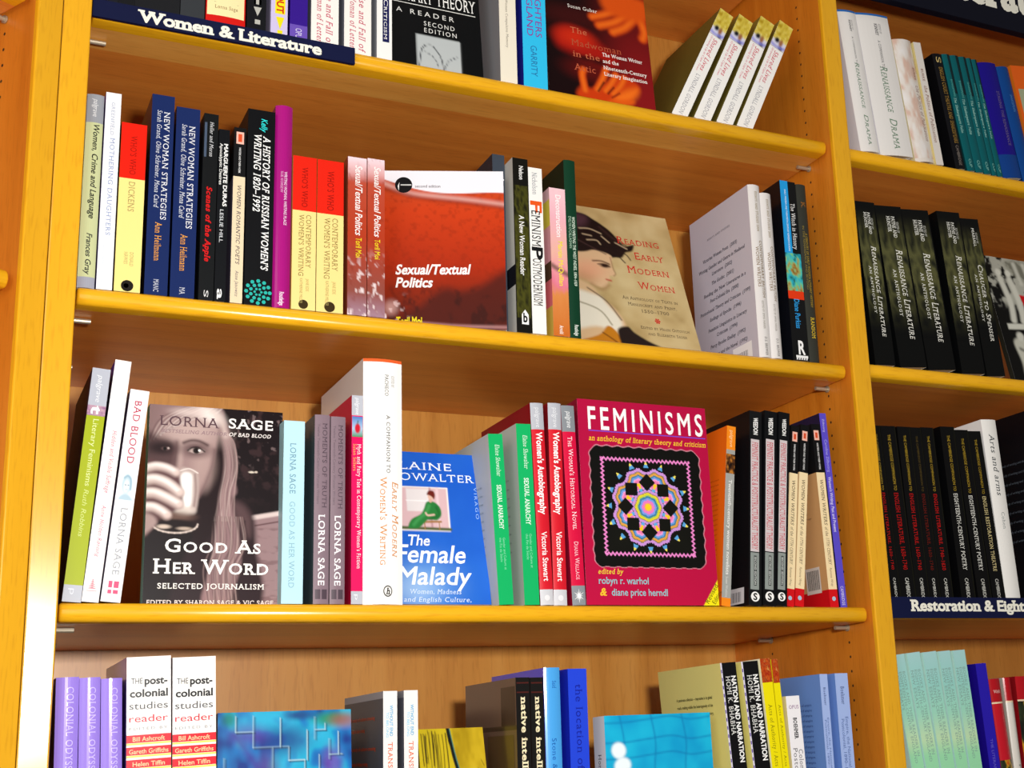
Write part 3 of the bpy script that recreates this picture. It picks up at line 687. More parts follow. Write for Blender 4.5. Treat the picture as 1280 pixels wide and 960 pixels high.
# ================================================================== second shelf
G2 = 'books on the second shelf'
spine('women_crime', 'pale green spine with black handwritten style title at the shelf left end', '#c9cf9c', side='#a8a890', bulge=.002, group=G2, bands=[(0, .15, '#9a9da4'), (.945, 1, '#a0a2b0')],
      down=[('palgrave', .025, .12, .52, .30, '#e8e8ea', 'i'), ('Women, Crime and Language', .16, .65, .62, .34, '#15161a', 'bi'), ('Frances Gray', .725, .935, .55, .32, '#20222a', 'bi')])
spine('mothering', 'white spine with faint grey blue capitals, second from left on its shelf', '#f2f3f4', side='#5a30c0', group=G2, down=[('GREENFIELD', .05, .22, .5, .22, '#a4acc4', 's'), ('MOTHERING DAUGHTERS', .235, .73, .55, .30, '#8d9cc4', 's'), ('Novels and the Politics of Family Romance', .78, .98, .35, .14, '#c0cade', '')])
spine('dickens', 'yellow spine with a red top between the white and navy spines', '#f3e08a', side='#c8961c', group=G2, bands=[(0, .335, '#e81e0c')],
      down=[("WHO'S WHO", .075, .31, .50, .24, '#9c1408', 's'), ('DICKENS', .355, .53, .50, .24, '#a2905a', 's'), ('DONALD', .77, .85, .62, .14, '#b0a068', 's'), ('HAWES', .77, .84, .40, .14, '#b0a068', 's')], discs=[(.965, .5, .24, '#1a1612'), (.965, .46, .10, '#f0e0a0')])
for k, lab, d in (('strat_a', 'left and taller of two matching navy spines with white italic lines', 0), ('strat_b', 'right and shorter of two matching navy spines with white italic lines', .012)):
    spine(k, lab, '#16285c', side='#0e1838', group='two matching navy books', gloss=True, down=[('NEW WOMAN STRATEGIES', .085+d, .63+d, .68, .25, '#e6e8ee', 's'), ('Sarah Grand, Olive Schreiner, Mona Caird', .08+d, .575+d*1.5, .36, .21, '#d6dae4', 'si'), ('Ann Heilmann', .645+d*2.5, .835+d*2.5, .5, .28, '#e8a040', 's'), ('MANC' if d == 0 else 'MA', .925+d*2, .985, .5, .22, '#c8ccd8', 's')])
spine('apple', 'black spine with a red italic title and small white editors', '#121416', side='#24282e', group=G2, rects=[(.05, .24, .05, .22, '#48566c')], down=[('Heller and Moran', .045, .235, .55, .26, '#d4d6da', 'si'), ('Scenes of the Apple', .40, .80, .5, .36, '#d01a1c', 'sBi'), ('S', .95, .985, .5, .3, '#d8d8d8', 's')])
spine('duras', 'narrow black spine with bold white sans serif title', '#0e1014', group=G2, down=[('MARGUERITE DURAS', .085, .455, .68, .34, '#f2f2f0', 'B'), ('Apocalyptic Desires', .085, .33, .26, .26, '#e8e8e6', 'b'), ('LESLIE HILL', .475, .665, .45, .32, '#e0e4e8', 't'), ('a', .93, .99, .55, .6, '#f0f0f0', 'b')])
def pinksq(u0, u1, v0, v1): return [(u0, u1, v0, v1, '#f0b8a8'), (u0+.012, u1-.012, v0+.16, v1-.16, '#d8502a')]
spine('poets', 'cream spine with a black top and pink square, left of a thick black book', '#e4d2b0', side='#6c6478', group=G2, bands=[(0, .285, '#121214')], sbands=[(0, .285, '#16161a')], rects=pinksq(.025, .095, .18, .82),
      down=[('WRITERS AND THEIR WORK', .115, .265, .5, .16, '#e8e8e8', 'b'), ('WOMEN ROMANTIC POETS', .335, .785, .52, .32, '#4a4450', 'si'), ('Anne Janowitz', .82, .965, .52, .26, '#6a6470', 'si')])
def rosette(mb, sp, sf, T, H, W):
    c = lin('#2ab0a4'); u0 = .935
    for ring, n, r in ((.42, 12, .075), (.27, 9, .07), (.12, 6, .05)):
        for k in range(n):
            a = 2*math.pi*k/n; cx, cz = T*.5+T*ring*math.cos(a), H*(1-u0)+T*ring*math.sin(a)
            mb.face([sp(cx+T*r*math.cos(j*math.pi/3), cz+T*r*math.sin(j*math.pi/3), .0003) for j in range(6)], c)
spine('russian', 'thick black spine with a teal rosette at its foot', '#0d0e11', side='#15161a', group=G2, down=[('Kelly', .045, .115, .60, .22, '#30d8d8', 'bi'), ("A HISTORY OF RUSSIAN WOMEN'S", .135, .825, .70, .25, '#f4f4f2', 'sbi'), ('WRITING 1820–1992', .13, .53, .37, .25, '#f4f4f2', 'sbi')], extra=rosette)
spine('magenta', 'tall rounded magenta spine with tiny white lettering', '#a8127c', side='#7a0e5c', bulge=.004, group=G2, gloss=True, down=[('WRITING WOMAN, WRITING PLACE', .335, .60, .62, .17, '#f0d8ec', 'b'), ('SUE KOSSEW', .335, .44, .40, .14, '#e0b0d4', ''), ('Routledge', .925, .99, .5, .26, '#f4e8f4', 'b')])
for k, lab in (('who_a', 'left of two pale yellow spines with red tops'), ('who_b', 'right of two pale yellow spines with red tops')):
    spine(k, lab, '#f2da8c', side='#c8a04a', group='two yellow and red reference books', bands=[(0, .36, '#e22210')],
          down=[("WHO'S WHO", .07, .335, .50, .24, '#96140a', 's'), ('CONTEMPORARY', .385, .73, .68, .21, '#8e7c46', 's'), ("WOMEN'S WRITING", .385, .785, .38, .21, '#8e7c46', 's'), ('JANE EDE', .80, .88, .66, .12, '#a8985c', ''), ('KATHERINE MILLER', .80, .96, .40, .12, '#a8985c', '')], discs=[(.965, .5, .2, '#3a2c14')])
def stp(n, seed):
    A = Art(12 if n else 100, 90 if n else 130, '#c03c1c', 8)
    f = A.Y
    A.ramp(f, [(0, '#f0d8e0'), (.10, '#d8a0a0'), (.16, '#b84a34'), (.5, '#b03a1e'), (.85, '#8c4a40'), (1, '#a08090')])
    nz = A.noise(4, 30, seed); A.mix(smooth(.62, .72, nz)*smooth(.55, .8, A.Y), '#e8d8d8', .9); A.mix(smooth(.6, .8, A.noise(5, 20, seed+4)), '#7a2a18', .35); return A
for k, lab, sd in (('st_a', 'left of two rust red spines with white bold italic title', 5), ('st_b', 'right of two rust red spines, touching the rust red cover', 9)):
    spine(k, lab, '#b03c20', side='#a04a2c', group='three rust red books of one title', art=[(0, 1, 0, 1, stp(1, sd))], down=[('Sexual/Textual Politics', .05, .50, .58, .36, '#f6f0ee', 'bi'), ('Toril Moi', .515, .64, .58, .30, '#e8d020', 'b')])
A = Art(110, 150, '#b2330f', 1.45)
A.ramp(A.Y+.06*(A.noise(5, 3, 2)-.5), [(0, '#c04a22'), (.25, '#c83c12'), (.6, '#a82a0a'), (.8, '#7c2208'), (1, '#5a1608')])
A.mix(smooth(.5, .75, A.noise(30, 40, 8)), '#8a2408', .35)
A.mix(smooth(.004, -.004, A.Y-(.055+.115*A.X+.035*np.sin(A.X*4.2))), '#eceaf2'); A.line([(0, .08), (.2, .14), (.45, .165), (.7, .185), (1, .215)], .035, '#d8a8a0', .03, .9); A.line([(0, .115), (.3, .175), (.6, .20), (1, .235)], .025, '#7c2410', .03, .7)
A.poly([(.05, 1.02), (.12, .95), (.2, .88), (.3, .85), (.42, .77), (.52, .74), (.62, .76), (.75, .74), (.85, .70), (.93, .66), (1.02, .66), (1.02, 1.02)], '#4a1810', .06, .9); A.mix(smooth(.5, .7, A.noise(14, 14, 3))*smooth(.7, .8, A.Y), '#2c100c', .6)
A.mix(smooth(.62, .7, A.noise(18, 30, 6))*smooth(.25, .0, A.X)*smooth(.75, .85, A.Y), '#f0dcdc'); A.ell(.06, .86, .05, .04, '#e0b0a8', .8, .6); A.line([(0, .965), (.25, .955), (.6, .975), (1, .985)], .02, '#d8a0a0', .02, .6)
facing('st_cover', 'rust red landscape cover with a white sky, facing out on the second shelf', A,
       [('Sexual/Textual', .095, .715, .655, .058, '#f6f2f0', 'Bi'), ('Politics', .095, .40, .735, .058, '#f6f2f0', 'Bi'), ('Toril Moi', .10, .31, .968, .05, '#e8d420', 'B'), ('second edition', .26, .47, .108, .018, '#302830', '')], '#b04028', '#b03418', yaw=R(-20), group='three rust red books of one title',
       extra=lambda mb, fr, Wd, H: (mb.face([fr(.165+.072*math.cos(-2*math.pi*i/24), .092+.072*Wd/H*math.sin(-2*math.pi*i/24), .0003) for i in range(24)][::-1], lin('#101014')), mb.face([fr(.115, .10, .0004), fr(.13, .075, .0004), fr(.125, .13, .0004)], lin('#f0f0f0')), mb.face([fr(.14, .096, .0004), fr(.23, .096, .0004), fr(.23, .088, .0004), fr(.14, .088, .0004)], lin('#c8c8c8'))))
spine('grey_behind', 'dark slate spine standing behind the rust red cover', '#3c4450', side='#2a2e38', group=G2, down=[('A', .12, .16, .75, .35, '#e8e8ec', 'b')])
A = mottle(12, 60, [(.2, '#15140a'), (.5, '#4a4a18'), (.8, '#1a190c')], 3, 16, 4)
def house(mb, sp, sf, T, H, W):
    c = lin('#f2f2f0'); P = lambda x, u, l=.0003: sp(T*x, H*(1-u), l)
    mb.face([P(.34, .955), P(.78, .955), P(.78, .90), P(.56, .872), P(.34, .90)], c)
    put_text(mb, lambda a, b, ly: sp(a, H*(1-.942)+b, .0005), 'b', T*.43, T*.70, 0, T*.55, '#141414', 'B')
spine('newwoman', 'black spine with a white house shaped logo at its foot', '#13120e', side='#c4c6c2', group=G2, sbands=[(.62, .735, '#14141c')], art=[(.16, .92, .05, .95, A)], down=[('Nelson', .045, .125, .55, .28, '#f0f0ee', 'b'), ('A New Woman Reader', .335, .68, .5, .32, '#f2f2f0', 'b')], extra=house)
spine('postmod', 'white spine with tall thin black letters and an orange initial', '#f4f2ee', side='#c8c8c4', group=G2, down=[('Nicholson', .03, .165, .45, .36, '#8a9098', 's'), ('F', .205, .275, .5, .78, '#e8581c', 'B'), ('EMINISM/', .265, .50, .46, .62, '#18181a', 's'), ('P', .485, .56, .5, .74, '#18181a', 'B'), ('OSTMODERNISM', .555, .835, .46, .62, '#18181a', 's')])
A = Art(14, 70, '#e8a8b0', 8); A.ramp(A.Y+.1*(A.noise(3, 8, 3)-.5), [(0, '#f2c8d0'), (.2, '#ecb0bc'), (.45, '#e8b0a0'), (.55, '#e89aa0'), (.66, '#e07890'), (.72, '#d88848'), (1, '#c86a24')]); A.line([(0, .53), (.5, .56), (1, .585)], .25, '#5a4a38', .1, .8)
A2 = A
spine('decon', 'pink and orange spine beside a tall dark green book', '#e0a098', side='#d890a8', group=G2, art=[(0, 1, 0, 1, A)], sbands=[(0, .08, '#d8b0b8'), (.08, .26, '#d8c84a'), (.26, .5, '#e0a0a8'), (.5, .62, '#58402c'), (.62, .8, '#e07078'), (.8, 1, '#d8b850')], down=[('Deconstruction', .045, .335, .55, .32, '#fbf2f2', 'b'), ('Martin McQuillan', .365, .665, .6, .28, '#f0e030', 'b'), ('Arnold', .93, .985, .5, .24, '#f6f0e8', 'b')])
spine('westindies', 'tall dark green spine left of the cover with a painted profile', '#0f3a26', side='#0a2418', bulge=.0015, group=G2, down=[('WOMEN WRITING THE WEST INDIES, 1804–1939', .325, .715, .66, .26, '#d8ead8', 'b'), ("EVELYN O'CALLAGHAN", .325, .505, .34, .22, '#a8c8b0', ''), ('Routledge', .93, .99, .6, .34, '#e8f0e8', 'b')])
A = Art(150, 190, '#c0a878', 1.55)
A.ramp(A.noise(5, 7, 12)*.8+.2*A.X, [(.2, '#a88e5c'), (.5, '#c2aa78'), (.8, '#d0bc8c')])
A.X = (A.X-.15)/.85
A.poly([(-.30, .06), (.12, .05), (.26, .09), (.38, .15), (.45, .21), (.50, .26), (.56, .25), (.60, .245), (.57, .29), (.50, .31), (.45, .35), (.36, .36), (.2, .40), (-.30, .42)], '#1e1416', .012)
A.poly([(-.30, .05), (.10, .055), (.2, .09), (.1, .16), (-.30, .2)], '#5a3a48', .05, .7)
for pts in ([(.10, .17), (.2, .165), (.3, .19)], [(.12, .21), (.2, .215)], [(.3, .21), (.36, .25)], [(.42, .245), (.52, .28)], [(.15, .25), (.24, .245), (.27, .27)]): A.line(pts, .014, '#c8b090', .008, .8)
A.poly([(-.30, .36), (.06, .345), (.2, .32), (.345, .345), (.335, .40), (.33, .43), (.345, .475), (.33, .49), (.29, .495), (.285, .515), (.26, .535), (.25, .56), (.2, .585), (.1, .57), (.02, .53), (-.30, .50)], '#dcb890', .012)
A.line([(.30, .30), (.40, .33), (.47, .385)], .012, '#241818', .01); A.line([(.42, .30), (.50, .325), (.53, .36)], .012, '#241818', .01); A.line([(.30, .14), (.42, .22), (.52, .255)], .02, '#3a2626', .015, .8); A.line([(-.1, .2), (.12, .28), (.30, .34)], .012, '#4a3434', .01, .8); A.ell(.04, .52, .10, .05, '#b88a60', .9, .7); A.ell(.10, .46, .14, .06, '#e8a080', .9, .6); A.line([(.16, .40), (.24, .395), (.31, .41)], .014, '#4a2c20', .012); A.ell(.265, .425, .045, .015, '#2a1814', .6); A.line([(.20, .42), (.25, .415), (.31, .43)], .01, '#3a2018', .008); A.line([(.25, .525), (.29, .53)], .016, '#b83c34', .012); A.line([(.335, .36), (.34, .44), (.35, .475), (.33, .492)], .01, '#8a5a3c', .01, .7)
A.line([(.10, .57), (.18, .60), (.26, .565)], .03, '#9a7048', .03, .6)
A.poly([(-.30, .52), (.06, .57), (.16, .66), (.26, .72), (.33, .82), (.30, .9), (.1, .95), (-.30, .95)], '#d6b48a', .02); A.poly([(-.30, .62), (.1, .64), (.2, .70), (.3, .82), (.22, .88), (.05, .86), (-.30, .9)], '#e8e2d0', .03); A.line([(.05, .6), (.2, .68), (.3, .80)], .012, '#5a4430', .012); A.line([(-.2, .68), (.1, .74), (.2, .84)], .012, '#8c8468', .012)
A.poly([(-.30, 1.02), (.05, .92), (.16, .85), (.24, .90), (.30, 1.02)], '#c07a1c', .012); A.line([(.1, .9), (.2, .95), (.26, 1.0)], .012, '#6a3c10', .012)
A.poly([(.24, .88), (.34, .84), (.40, .88), (.52, .93), (.70, .985), (.76, 1.03), (.32, 1.03)], '#241a18', .015)
A.X = A.X*.85+.15
facing('reading', 'tan cover with a painted woman in profile, facing out on the second shelf', A,
       [('Reading', 0.524, 0.872, .245, .052, '#c83028', 'sc'), ('Early', 0.647, 0.885, .35, .052, '#c83028', 'sc'), ('Modern', 0.554, 0.898, .455, .052, '#c83028', 'sc'), ('Women', 0.609, 0.911, .565, .052, '#c83028', 'sc'),
        ('An Anthology of Texts in', 0.456, 0.906, .648, .022, '#5a4c38', 'sc'), ('Manuscript and Print,', 0.490, 0.885, .69, .022, '#5a4c38', 'sc'), ('1550–1700', 0.588, 0.809, .732, .022, '#5a4c38', 's'), ('Edited by Helen Ostovich', 0.549, 0.941, .845, .020, '#5a4c38', 'sc'), ('and Elizabeth Sauer', 0.592, 0.911, .885, .020, '#5a4c38', 'sc')], '#8a7850', '#b8a070', group=G2,
       extra=lambda mb, fr, Wd, H: [mb.face([fr(.698+.022*math.cos(a+d)*q, .782+.024*Wd/H*math.sin(a+d)*q, .0003) for d, q in ((-.4, .9), (0, 1.1), (.4, .9))]+[fr(.698, .782, .0003)], lin('#c83028')) for a in [k*math.pi/3 for k in range(6)]])
list_lines = [('Victorian Women Poets  (2003)', .20, .78, .26), ('Writing Gender and Genre in Medieval', .12, .90, .315), ('Literature  (2002)', .34, .68, .36), ('The Gothic  (2001)', .33, .70, .415), ("Reading the 'New' Literatures in a", .18, .88, .47), ('Post-Colonial Era  (2000)', .28, .76, .515), ('Postcolonial Theory and Criticism  (1999)', .10, .94, .57), ('Endings of Epochs  (1996)', .26, .78, .625), ('Feminist Linguistics in Literary', .22, .86, .685), ('Criticism  (1994)', .36, .70, .73), ('Percy Bysshe Shelley  (1992)', .24, .82, .785), ('History and the Novel  (1992)', .24, .84, .84)]
for k, lab, bt in (('cbw_a', 'taller grey white book with a printed list down its broad side', 1), ('cbw_b', 'narrower grey white book tucked right of the one with the printed list', 0)):
    spine(k, lab, '#dedad8', side='#c6c2d0', bulge=.003, group='two grey white essay volumes', stext=([(t, a, b, u+.03, .019, '#3a3642', 'sbi') for t, a, b, u in list_lines]+[('ESSAYS AND STUDIES', .30, .68, .17, .011, '#6c6874', 's')]) if bt else [],
          srects=([(.885, .995, .60, .90, '#f2f2f4')]+[(.925, .995, .64+.011*i, .64+.011*i+(.003 if i % 3 else .006), '#2a2a30') for i in range(18)]) if bt else [],
          down=[('ESSAYS AND STUDIES 2004', .04, .275, .55, .20, '#86703a', 's'), ('CONTEMPORARY BRITISH', .33, .66, .68, .24, '#755612', 's'), ('WOMEN WRITERS', .365, .60, .36, .24, '#755612', 's'), ('EDITED BY EMMA PARKER', .68, .84, .5, .16, '#8a8478', 's'), ('D.S. BREWER', .885, .99, .55, .20, '#4a4642', 's')])
A = Art(14, 24, '#2aa8c0', 1.5); A.ramp(A.noise(4, 5, 21), [(.25, '#1a4a30'), (.4, '#2ab0c8'), (.55, '#6ac890'), (.7, '#b08a40'), (.85, '#4a3018')])
def rlogo(mb, sp, sf, T, H, W):
    put_text(mb, lambda a, b, ly: sp(a, H*(1-.965)+b, ly), 'R', T*.38, T*.80, 0, T*.72, '#f4f4f4', 'B')
    for i in range(5): mb.face([sp(T*(.2+.15*i), 0.001, .0003), sp(T*(.29+.15*i), 0.001, .0003), sp(T*(.33+.15*i), H*.018, .0003), sp(T*(.24+.15*i), H*.018, .0003)], lin('#e8e8e8'))
spine('witch', 'tall black spine with a cyan stripe and red band', '#0d0e10', side='#0b0d14', gloss=True, group=G2, rects=[(0, .425, .0, .50, '#1e9ae0'), (.62, .665, 0, 1, '#e0380e'), (.972, .985, .2, .95, '#f0f0f0')], art=[(.41, .62, 0, 1, A)],
      down=[('The Witch in History', .125, .385, .72, .26, '#f2f2f2', 's'), ('EARLY MODERN AND TWENTIETH-CENTURY REPRESENTATIONS', .05, .40, .30, .10, '#e0f0fa', 'b'), ('Diane Purkiss', .665, .825, .5, .32, '#2a9ae0', 'b')], extra=rlogo)
spine('annual', 'tall dark grey spine with fine gold lines at the shelf right end', '#34352f', bulge=.002, group=G2, down=[('A CENTURY OF EARLY MODERN LITERARY HISTORY', .28, .70, .62, .22, '#b8982c', 's'), ('IN THE RENAISSANCE AND BEYOND', .24, .60, .36, .18, '#8a7838', ''), ('K', .10, .135, .55, .4, '#8a5a28', 'sb'), ('RANSOM', .755, .87, .55, .36, '#d0b030', 'sb')])
# ================================================================== third shelf
G3 = 'books on the third shelf'
A = mottle(14, 12, [(.25, '#8a5a86'), (.5, '#b08aa0'), (.75, '#c8a8b0'), (.9, '#b0a060')], 5, 4, 7, aspect=1.2)
spine('litfem', 'lime green spine with grey ends tilting at the left end of the third shelf', '#a3b012', side='#3a2450', right='#8a9010', group=G3, bands=[(0, .165, '#b4b8c4'), (.93, 1, '#b8bcc6')], art=[(.165, .21, 0, 1, A)],
      down=[('palgrave', .03, .15, .52, .28, '#e4e6ea', 'i'), ('t', .165, .205, .5, .55, '#f8f8f6', 'B'), ('Literary Feminisms', .225, .515, .55, .30, '#e0eaa0', ''), ('Ruth Robbins', .53, .73, .52, .26, '#cfdc80', 'i'), ('p', .945, .97, .5, .3, '#d8dce4', '')])
def tri(mb, sp, sf, T, H, W):
    for i in range(5): mb.face([sp(T*(.5-.06*(i+1)), H*(.085-.008*i), .0003), sp(T*(.5+.06*(i+1)), H*(.085-.008*i), .0003), sp(T*.5, H*(.092-.008*i), .0003)], lin('#e08090'))
    mb.face([sp(T*.2, H*.046, .0003), sp(T*.8, H*.046, .0003), sp(T*.8, H*.043, .0003), sp(T*.2, H*.043, .0003)][::-1], lin('#e0a0a8'))
spine('hidden', 'tallest white tilted spine with thin pink lettering, second from the left end', '#f7f3ee', side='#4a1aa0', right='#f0e8a0', group=G3, down=[('Hidden and Visible Suffrage', .30, .56, .58, .26, '#d85a80', 'si'), ('Anne Holden Rønning', .61, .82, .55, .24, '#da6a8c', 'si')], extra=tri)
A = Art(30, 34, '#eef4f6', 1.4); A.ell(.5, .42, .33, .36, '#b8d0dc', .3); A.ell(.48, .5, .18, .24, '#dce8ee', .3); A.line([(.3, .2), (.5, .12), (.72, .25), (.78, .6)], .1, '#8fb0c4', .06); A.ell(.42, .45, .05, .02, '#5a7a90', .5); A.ell(.6, .45, .05, .02, '#5a7a90', .5); A.line([(.45, .62), (.58, .62)], .03, '#7a98a8', .02); A.poly([(.1, 1.0), (.3, .8), (.7, .8), (.95, 1.0)], '#b0cad8', .08)
spine('badblood', 'white tilted spine with crimson title and pale blue portrait', '#f1f1f0', side='#8a70c8', right='#e8e890', group=G3, art=[(.40, .53, .1, .9, A)], rects=[(.905, .935, .28, .47, '#e0507a'), (.905, .935, .55, .80, '#e0507a'), (.945, .962, .28, .47, '#e0507a'), (.945, .962, .55, .80, '#e0507a')],
      down=[('BAD BLOOD', .055, .355, .5, .36, '#b8184e', 's'), ('LORNA SAGE', .565, .875, .55, .34, '#9ea2aa', 's')])

A = Art(190, 285, '#14080c', 1.515)
A.mix(smooth(.52, .75, A.noise(16, 22, 5))*smooth(.55, .7, A.X)*smooth(.55, .3, A.Y), '#3a2628', .7); A.mix(smooth(.66, .74, A.noise(26, 30, 15))*smooth(.6, .7, A.X)*smooth(.35, .2, A.Y), '#8a7474', .5)
A.ell(.765, .325, .022, .005, '#d8ccbc', .4); A.ell(.80, .323, .012, .005, '#d0c0b0', .4)
# wooden fence behind
A.poly([(.78, .565), (1.02, .53), (1.02, 1.02), (.80, 1.02)], '#94787a', .01, curved=False); A.line([(.80, .60), (1.02, .57)], .010, '#5a3c40', .006); A.line([(.78, .560), (1.02, .528)], .035, '#d4c0bc', .01); A.mix(smooth(.5, .7, A.noise(8, 40, 3))*smooth(.8, .84, A.X)*smooth(.6, .62, A.Y), '#6c4e52', .6)
# jacket
A.poly([(.40, .60), (.52, .50), (.62, .465), (.72, .49), (.79, .56), (.81, .70), (.83, 1.02), (.2, 1.02)], '#26151a', .03); A.poly([(.62, .485), (.71, .50), (.77, .57), (.76, .66), (.68, .60)], '#5c4446', .04, .8); A.line([(.72, .58), (.70, .72), (.73, .85)], .012, '#120608', .012, .8)
# long hair falling on the right
A.poly([(.44, .02), (.52, .03), (.575, .09), (.605, .18), (.625, .27), (.635, .36), (.655, .43), (.62, .47), (.64, .55), (.68, .66), (.70, .78), (.66, .90), (.60, .99), (.42, .99), (.46, .85), (.50, .70), (.51, .58), (.515, .48), (.54, .38), (.545, .28), (.52, .18), (.47, .08)], '#8e7072', .02)
for k in range(26):
    rr = random.Random(k); x = .50+.0045*k; c = ('#b89c98', '#5a3e42', '#cdb6b0', '#745658', '#a88a88')[k % 5]
    A.line([(x-.03, .06+.003*k), (x+.02, .18), (x+.035+.02*rr.random(), .30), (x-.0+.03*rr.random(), .44), (x-.02+.06*rr.random(), .58)], .007, c, .007, .6)
for k in range(30):
    rr = random.Random(k+90); x = .45+.008*k; c = ('#a08480', '#3a2428', '#c0a8a2', '#5a3e42')[k % 4]
    A.line([(x+.03, .56), (x+.02+.05*rr.random(), .70), (x-.03+.05*rr.random(), .83), (x+.02*rr.random(), 1.0)], .007, c, .007, .6)
# shadow between face and hair, throat
A.poly([(.485, .09), (.535, .16), (.56, .26), (.555, .36), (.53, .45), (.51, .55), (.47, .66), (.38, .70), (.33, .62), (.36, .52), (.42, .42), (.47, .32), (.49, .2)], '#1c0a0e', .025)
# face
A.poly([(-.02, .02), (.10, .0), (.44, .0), (.51, .07), (.505, .14), (.492, .22), (.475, .30), (.435, .38), (.385, .455), (.33, .50), (.2, .56), (-.02, .5)], '#9a7e7c', .02)
A.ell(.30, .13, .20, .07, '#bfa6a0', .9, .9); A.ell(.40, .30, .075, .09, '#b39892', .9, .85); A.ell(.225, .255, .026, .09, '#b89e98', .9, .8); A.ell(.42, .36, .04, .06, '#a88c88', .9, .6)
# hair over the crown
A.poly([(-.02, -.02), (.47, -.02), (.555, .06), (.53, .13), (.47, .07), (.36, .045), (.22, .06), (.12, .10), (.05, .17), (-.02, .22)], '#8c7070', .02)
for k in range(16): A.line([(.0+.012*k, .20-.006*k), (.06+.022*k, .09-.003*k), (.18+.02*k, .03), (.32+.015*k, -.01)], .008, ('#5a3e40', '#c8b2ac', '#76585a', '#e6d6d0')[k % 4], .008, .55)
A.ell(.44, .035, .10, .035, '#f2e6e0', .9, .9, .5); A.ell(.30, .03, .12, .02, '#e0ccc6', .9, .7); A.line([(.46, .02), (.53, .07), (.565, .14)], .03, '#d8c4bc', .03, .7)
# brows, eyes, nose
A.poly([(-.02, .155), (.08, .165), (.17, .185), (.20, .23), (.19, .31), (.15, .345), (-.02, .345)], '#3a2024', .04, .85)
A.ell(.10, .222, .10, .032, '#1c0c10', .7, .9); A.ell(.125, .225, .028, .009, '#6a5050', .5, .8); A.ell(.12, .225, .014, .010, '#0a0406', .4); A.ell(.145, .222, .008, .005, '#b8a49e', .4)
A.ell(.345, .222, .095, .036, '#4e3438', .8, .9); A.line([(.255, .190), (.31, .176), (.37, .178), (.43, .196)], .018, '#3a2226', .016, .9)
A.ell(.350, .228, .058, .016, '#c0aaa4', .3, .8); A.ell(.350, .227, .026, .0165, '#140808', .3); A.line([(.288, .228), (.32, .213), (.365, .211), (.41, .230)], .012, '#1a0a0e', .008); A.line([(.30, .238), (.35, .246), (.40, .238)], .006, '#5a4042', .006, .8); A.ell(.372, .226, .009, .006, '#fbf6f2', .3)
A.line([(.205, .19), (.20, .25), (.19, .32)], .03, '#4a2e32', .03, .8); A.line([(.482, .22), (.468, .30), (.43, .38), (.38, .46)], .02, '#5c4244', .025, .7)
# tumbler with dark drink
A.poly([(.235, .335), (.315, .325), (.365, .345), (.375, .42), (.365, .52), (.33, .56), (.25, .54)], '#b8a49e', .015); A.poly([(.245, .36), (.315, .35), (.325, .42), (.32, .50), (.29, .52), (.25, .50)], '#fffdfa', .02); A.line([(.345, .35), (.355, .43), (.345, .51)], .014, '#8a7270', .01, .8); A.line([(.235, .335), (.30, .322), (.365, .342)], .008, '#e8dcd6', .005)
A.ell(.215, .585, .165, .062, '#231012', .25); A.ell(.27, .535, .075, .025, '#e0d2c8', .5, .8); A.ell(.22, .565, .12, .022, '#70544a', .6, .8); A.ell(.21, .612, .14, .032, '#150709', .3)
for k in range(24):
    a0, a1 = math.pi*2*k/24, math.pi*2*(k+1)/24
    if a0 < 3.4: A.line([(.21+.165*math.cos(a0), .602+.046*math.sin(a0)), (.21+.165*math.cos(a1), .602+.046*math.sin(a1))], .011, '#dccac0', .006, .9, curved=False)
A.ell(.13, .618, .045, .010, '#d0bcac', .6); A.ell(.28, .625, .05, .008, '#b8a494', .6)
# hand round the glass
A.poly([(-.02, .31), (.10, .30), (.20, .33), (.25, .42), (.26, .50), (.2, .54), (.10, .58), (-.02, .66)], '#5c3e40', .02)
for pts, w in (([(-.02, .335), (.06, .318), (.14, .325), (.205, .345)], .062), ([(-.02, .392), (.06, .382), (.15, .402), (.235, .445)], .080), ([(-.02, .455), (.06, .452), (.15, .475), (.235, .505)], .078), ([(-.02, .525), (.05, .523), (.11, .54), (.15, .56)], .070)):
    A.line(pts, w, '#b8a09a', .018); A.line([(x, y-.006) for x, y in pts], w*.55, '#e2d2cc', .022); A.line([(x-.01, y-.010) for x, y in pts], w*.2, '#f8eeea', .02); A.ell(pts[-1][0]+.005, pts[-1][1], .022, .012, '#d8c0b8', .6, .7)
A.poly([(-.02, .56), (.05, .565), (.08, .60), (.03, .64), (-.02, .66)], '#a88e8a', .02)
facing('gah', 'brown toned cover with a long haired woman drinking from a glass', A,
       [('LORNA', .075, .515, .105, .050, '#5a4048', 's'), ('SAGE', .585, .925, .10, .050, '#f6f0ec', 'sb'), ('BESTSELLING AUTHOR', .09, .575, .142, .018, '#8c7078', 'si'), ('OF BAD BLOOD', .59, .91, .142, .019, '#f0e8e4', 'sbi'),
        ('Good As', .145, .845, .742, .064, '#fbf7f2', 'scb'), ('Her Word', .065, .905, .848, .070, '#fbf7f2', 'scb'), ('SELECTED JOURNALISM', .10, .875, .922, .026, '#f2ece6', 'sbw'), ('EDITED BY SHARON SAGE & VIC SAGE', .03, .945, 1.0, .022, '#e4d8d2', 'sb')], '#9ad0dc', '#b8e0ea', group='two copies of a journalism book', gloss=False)
spine('paleblue', 'pale blue spine with grey blue capitals right of the brown portrait cover', '#b8e2f0', side='#a0ccd8', group='two copies of a journalism book', down=[('LORNA SAGE', .125, .405, .45, .28, '#6c94a8', 's'), ('GOOD AS HER WORD', .45, .915, .45, .26, '#8cb4c4', 's')])
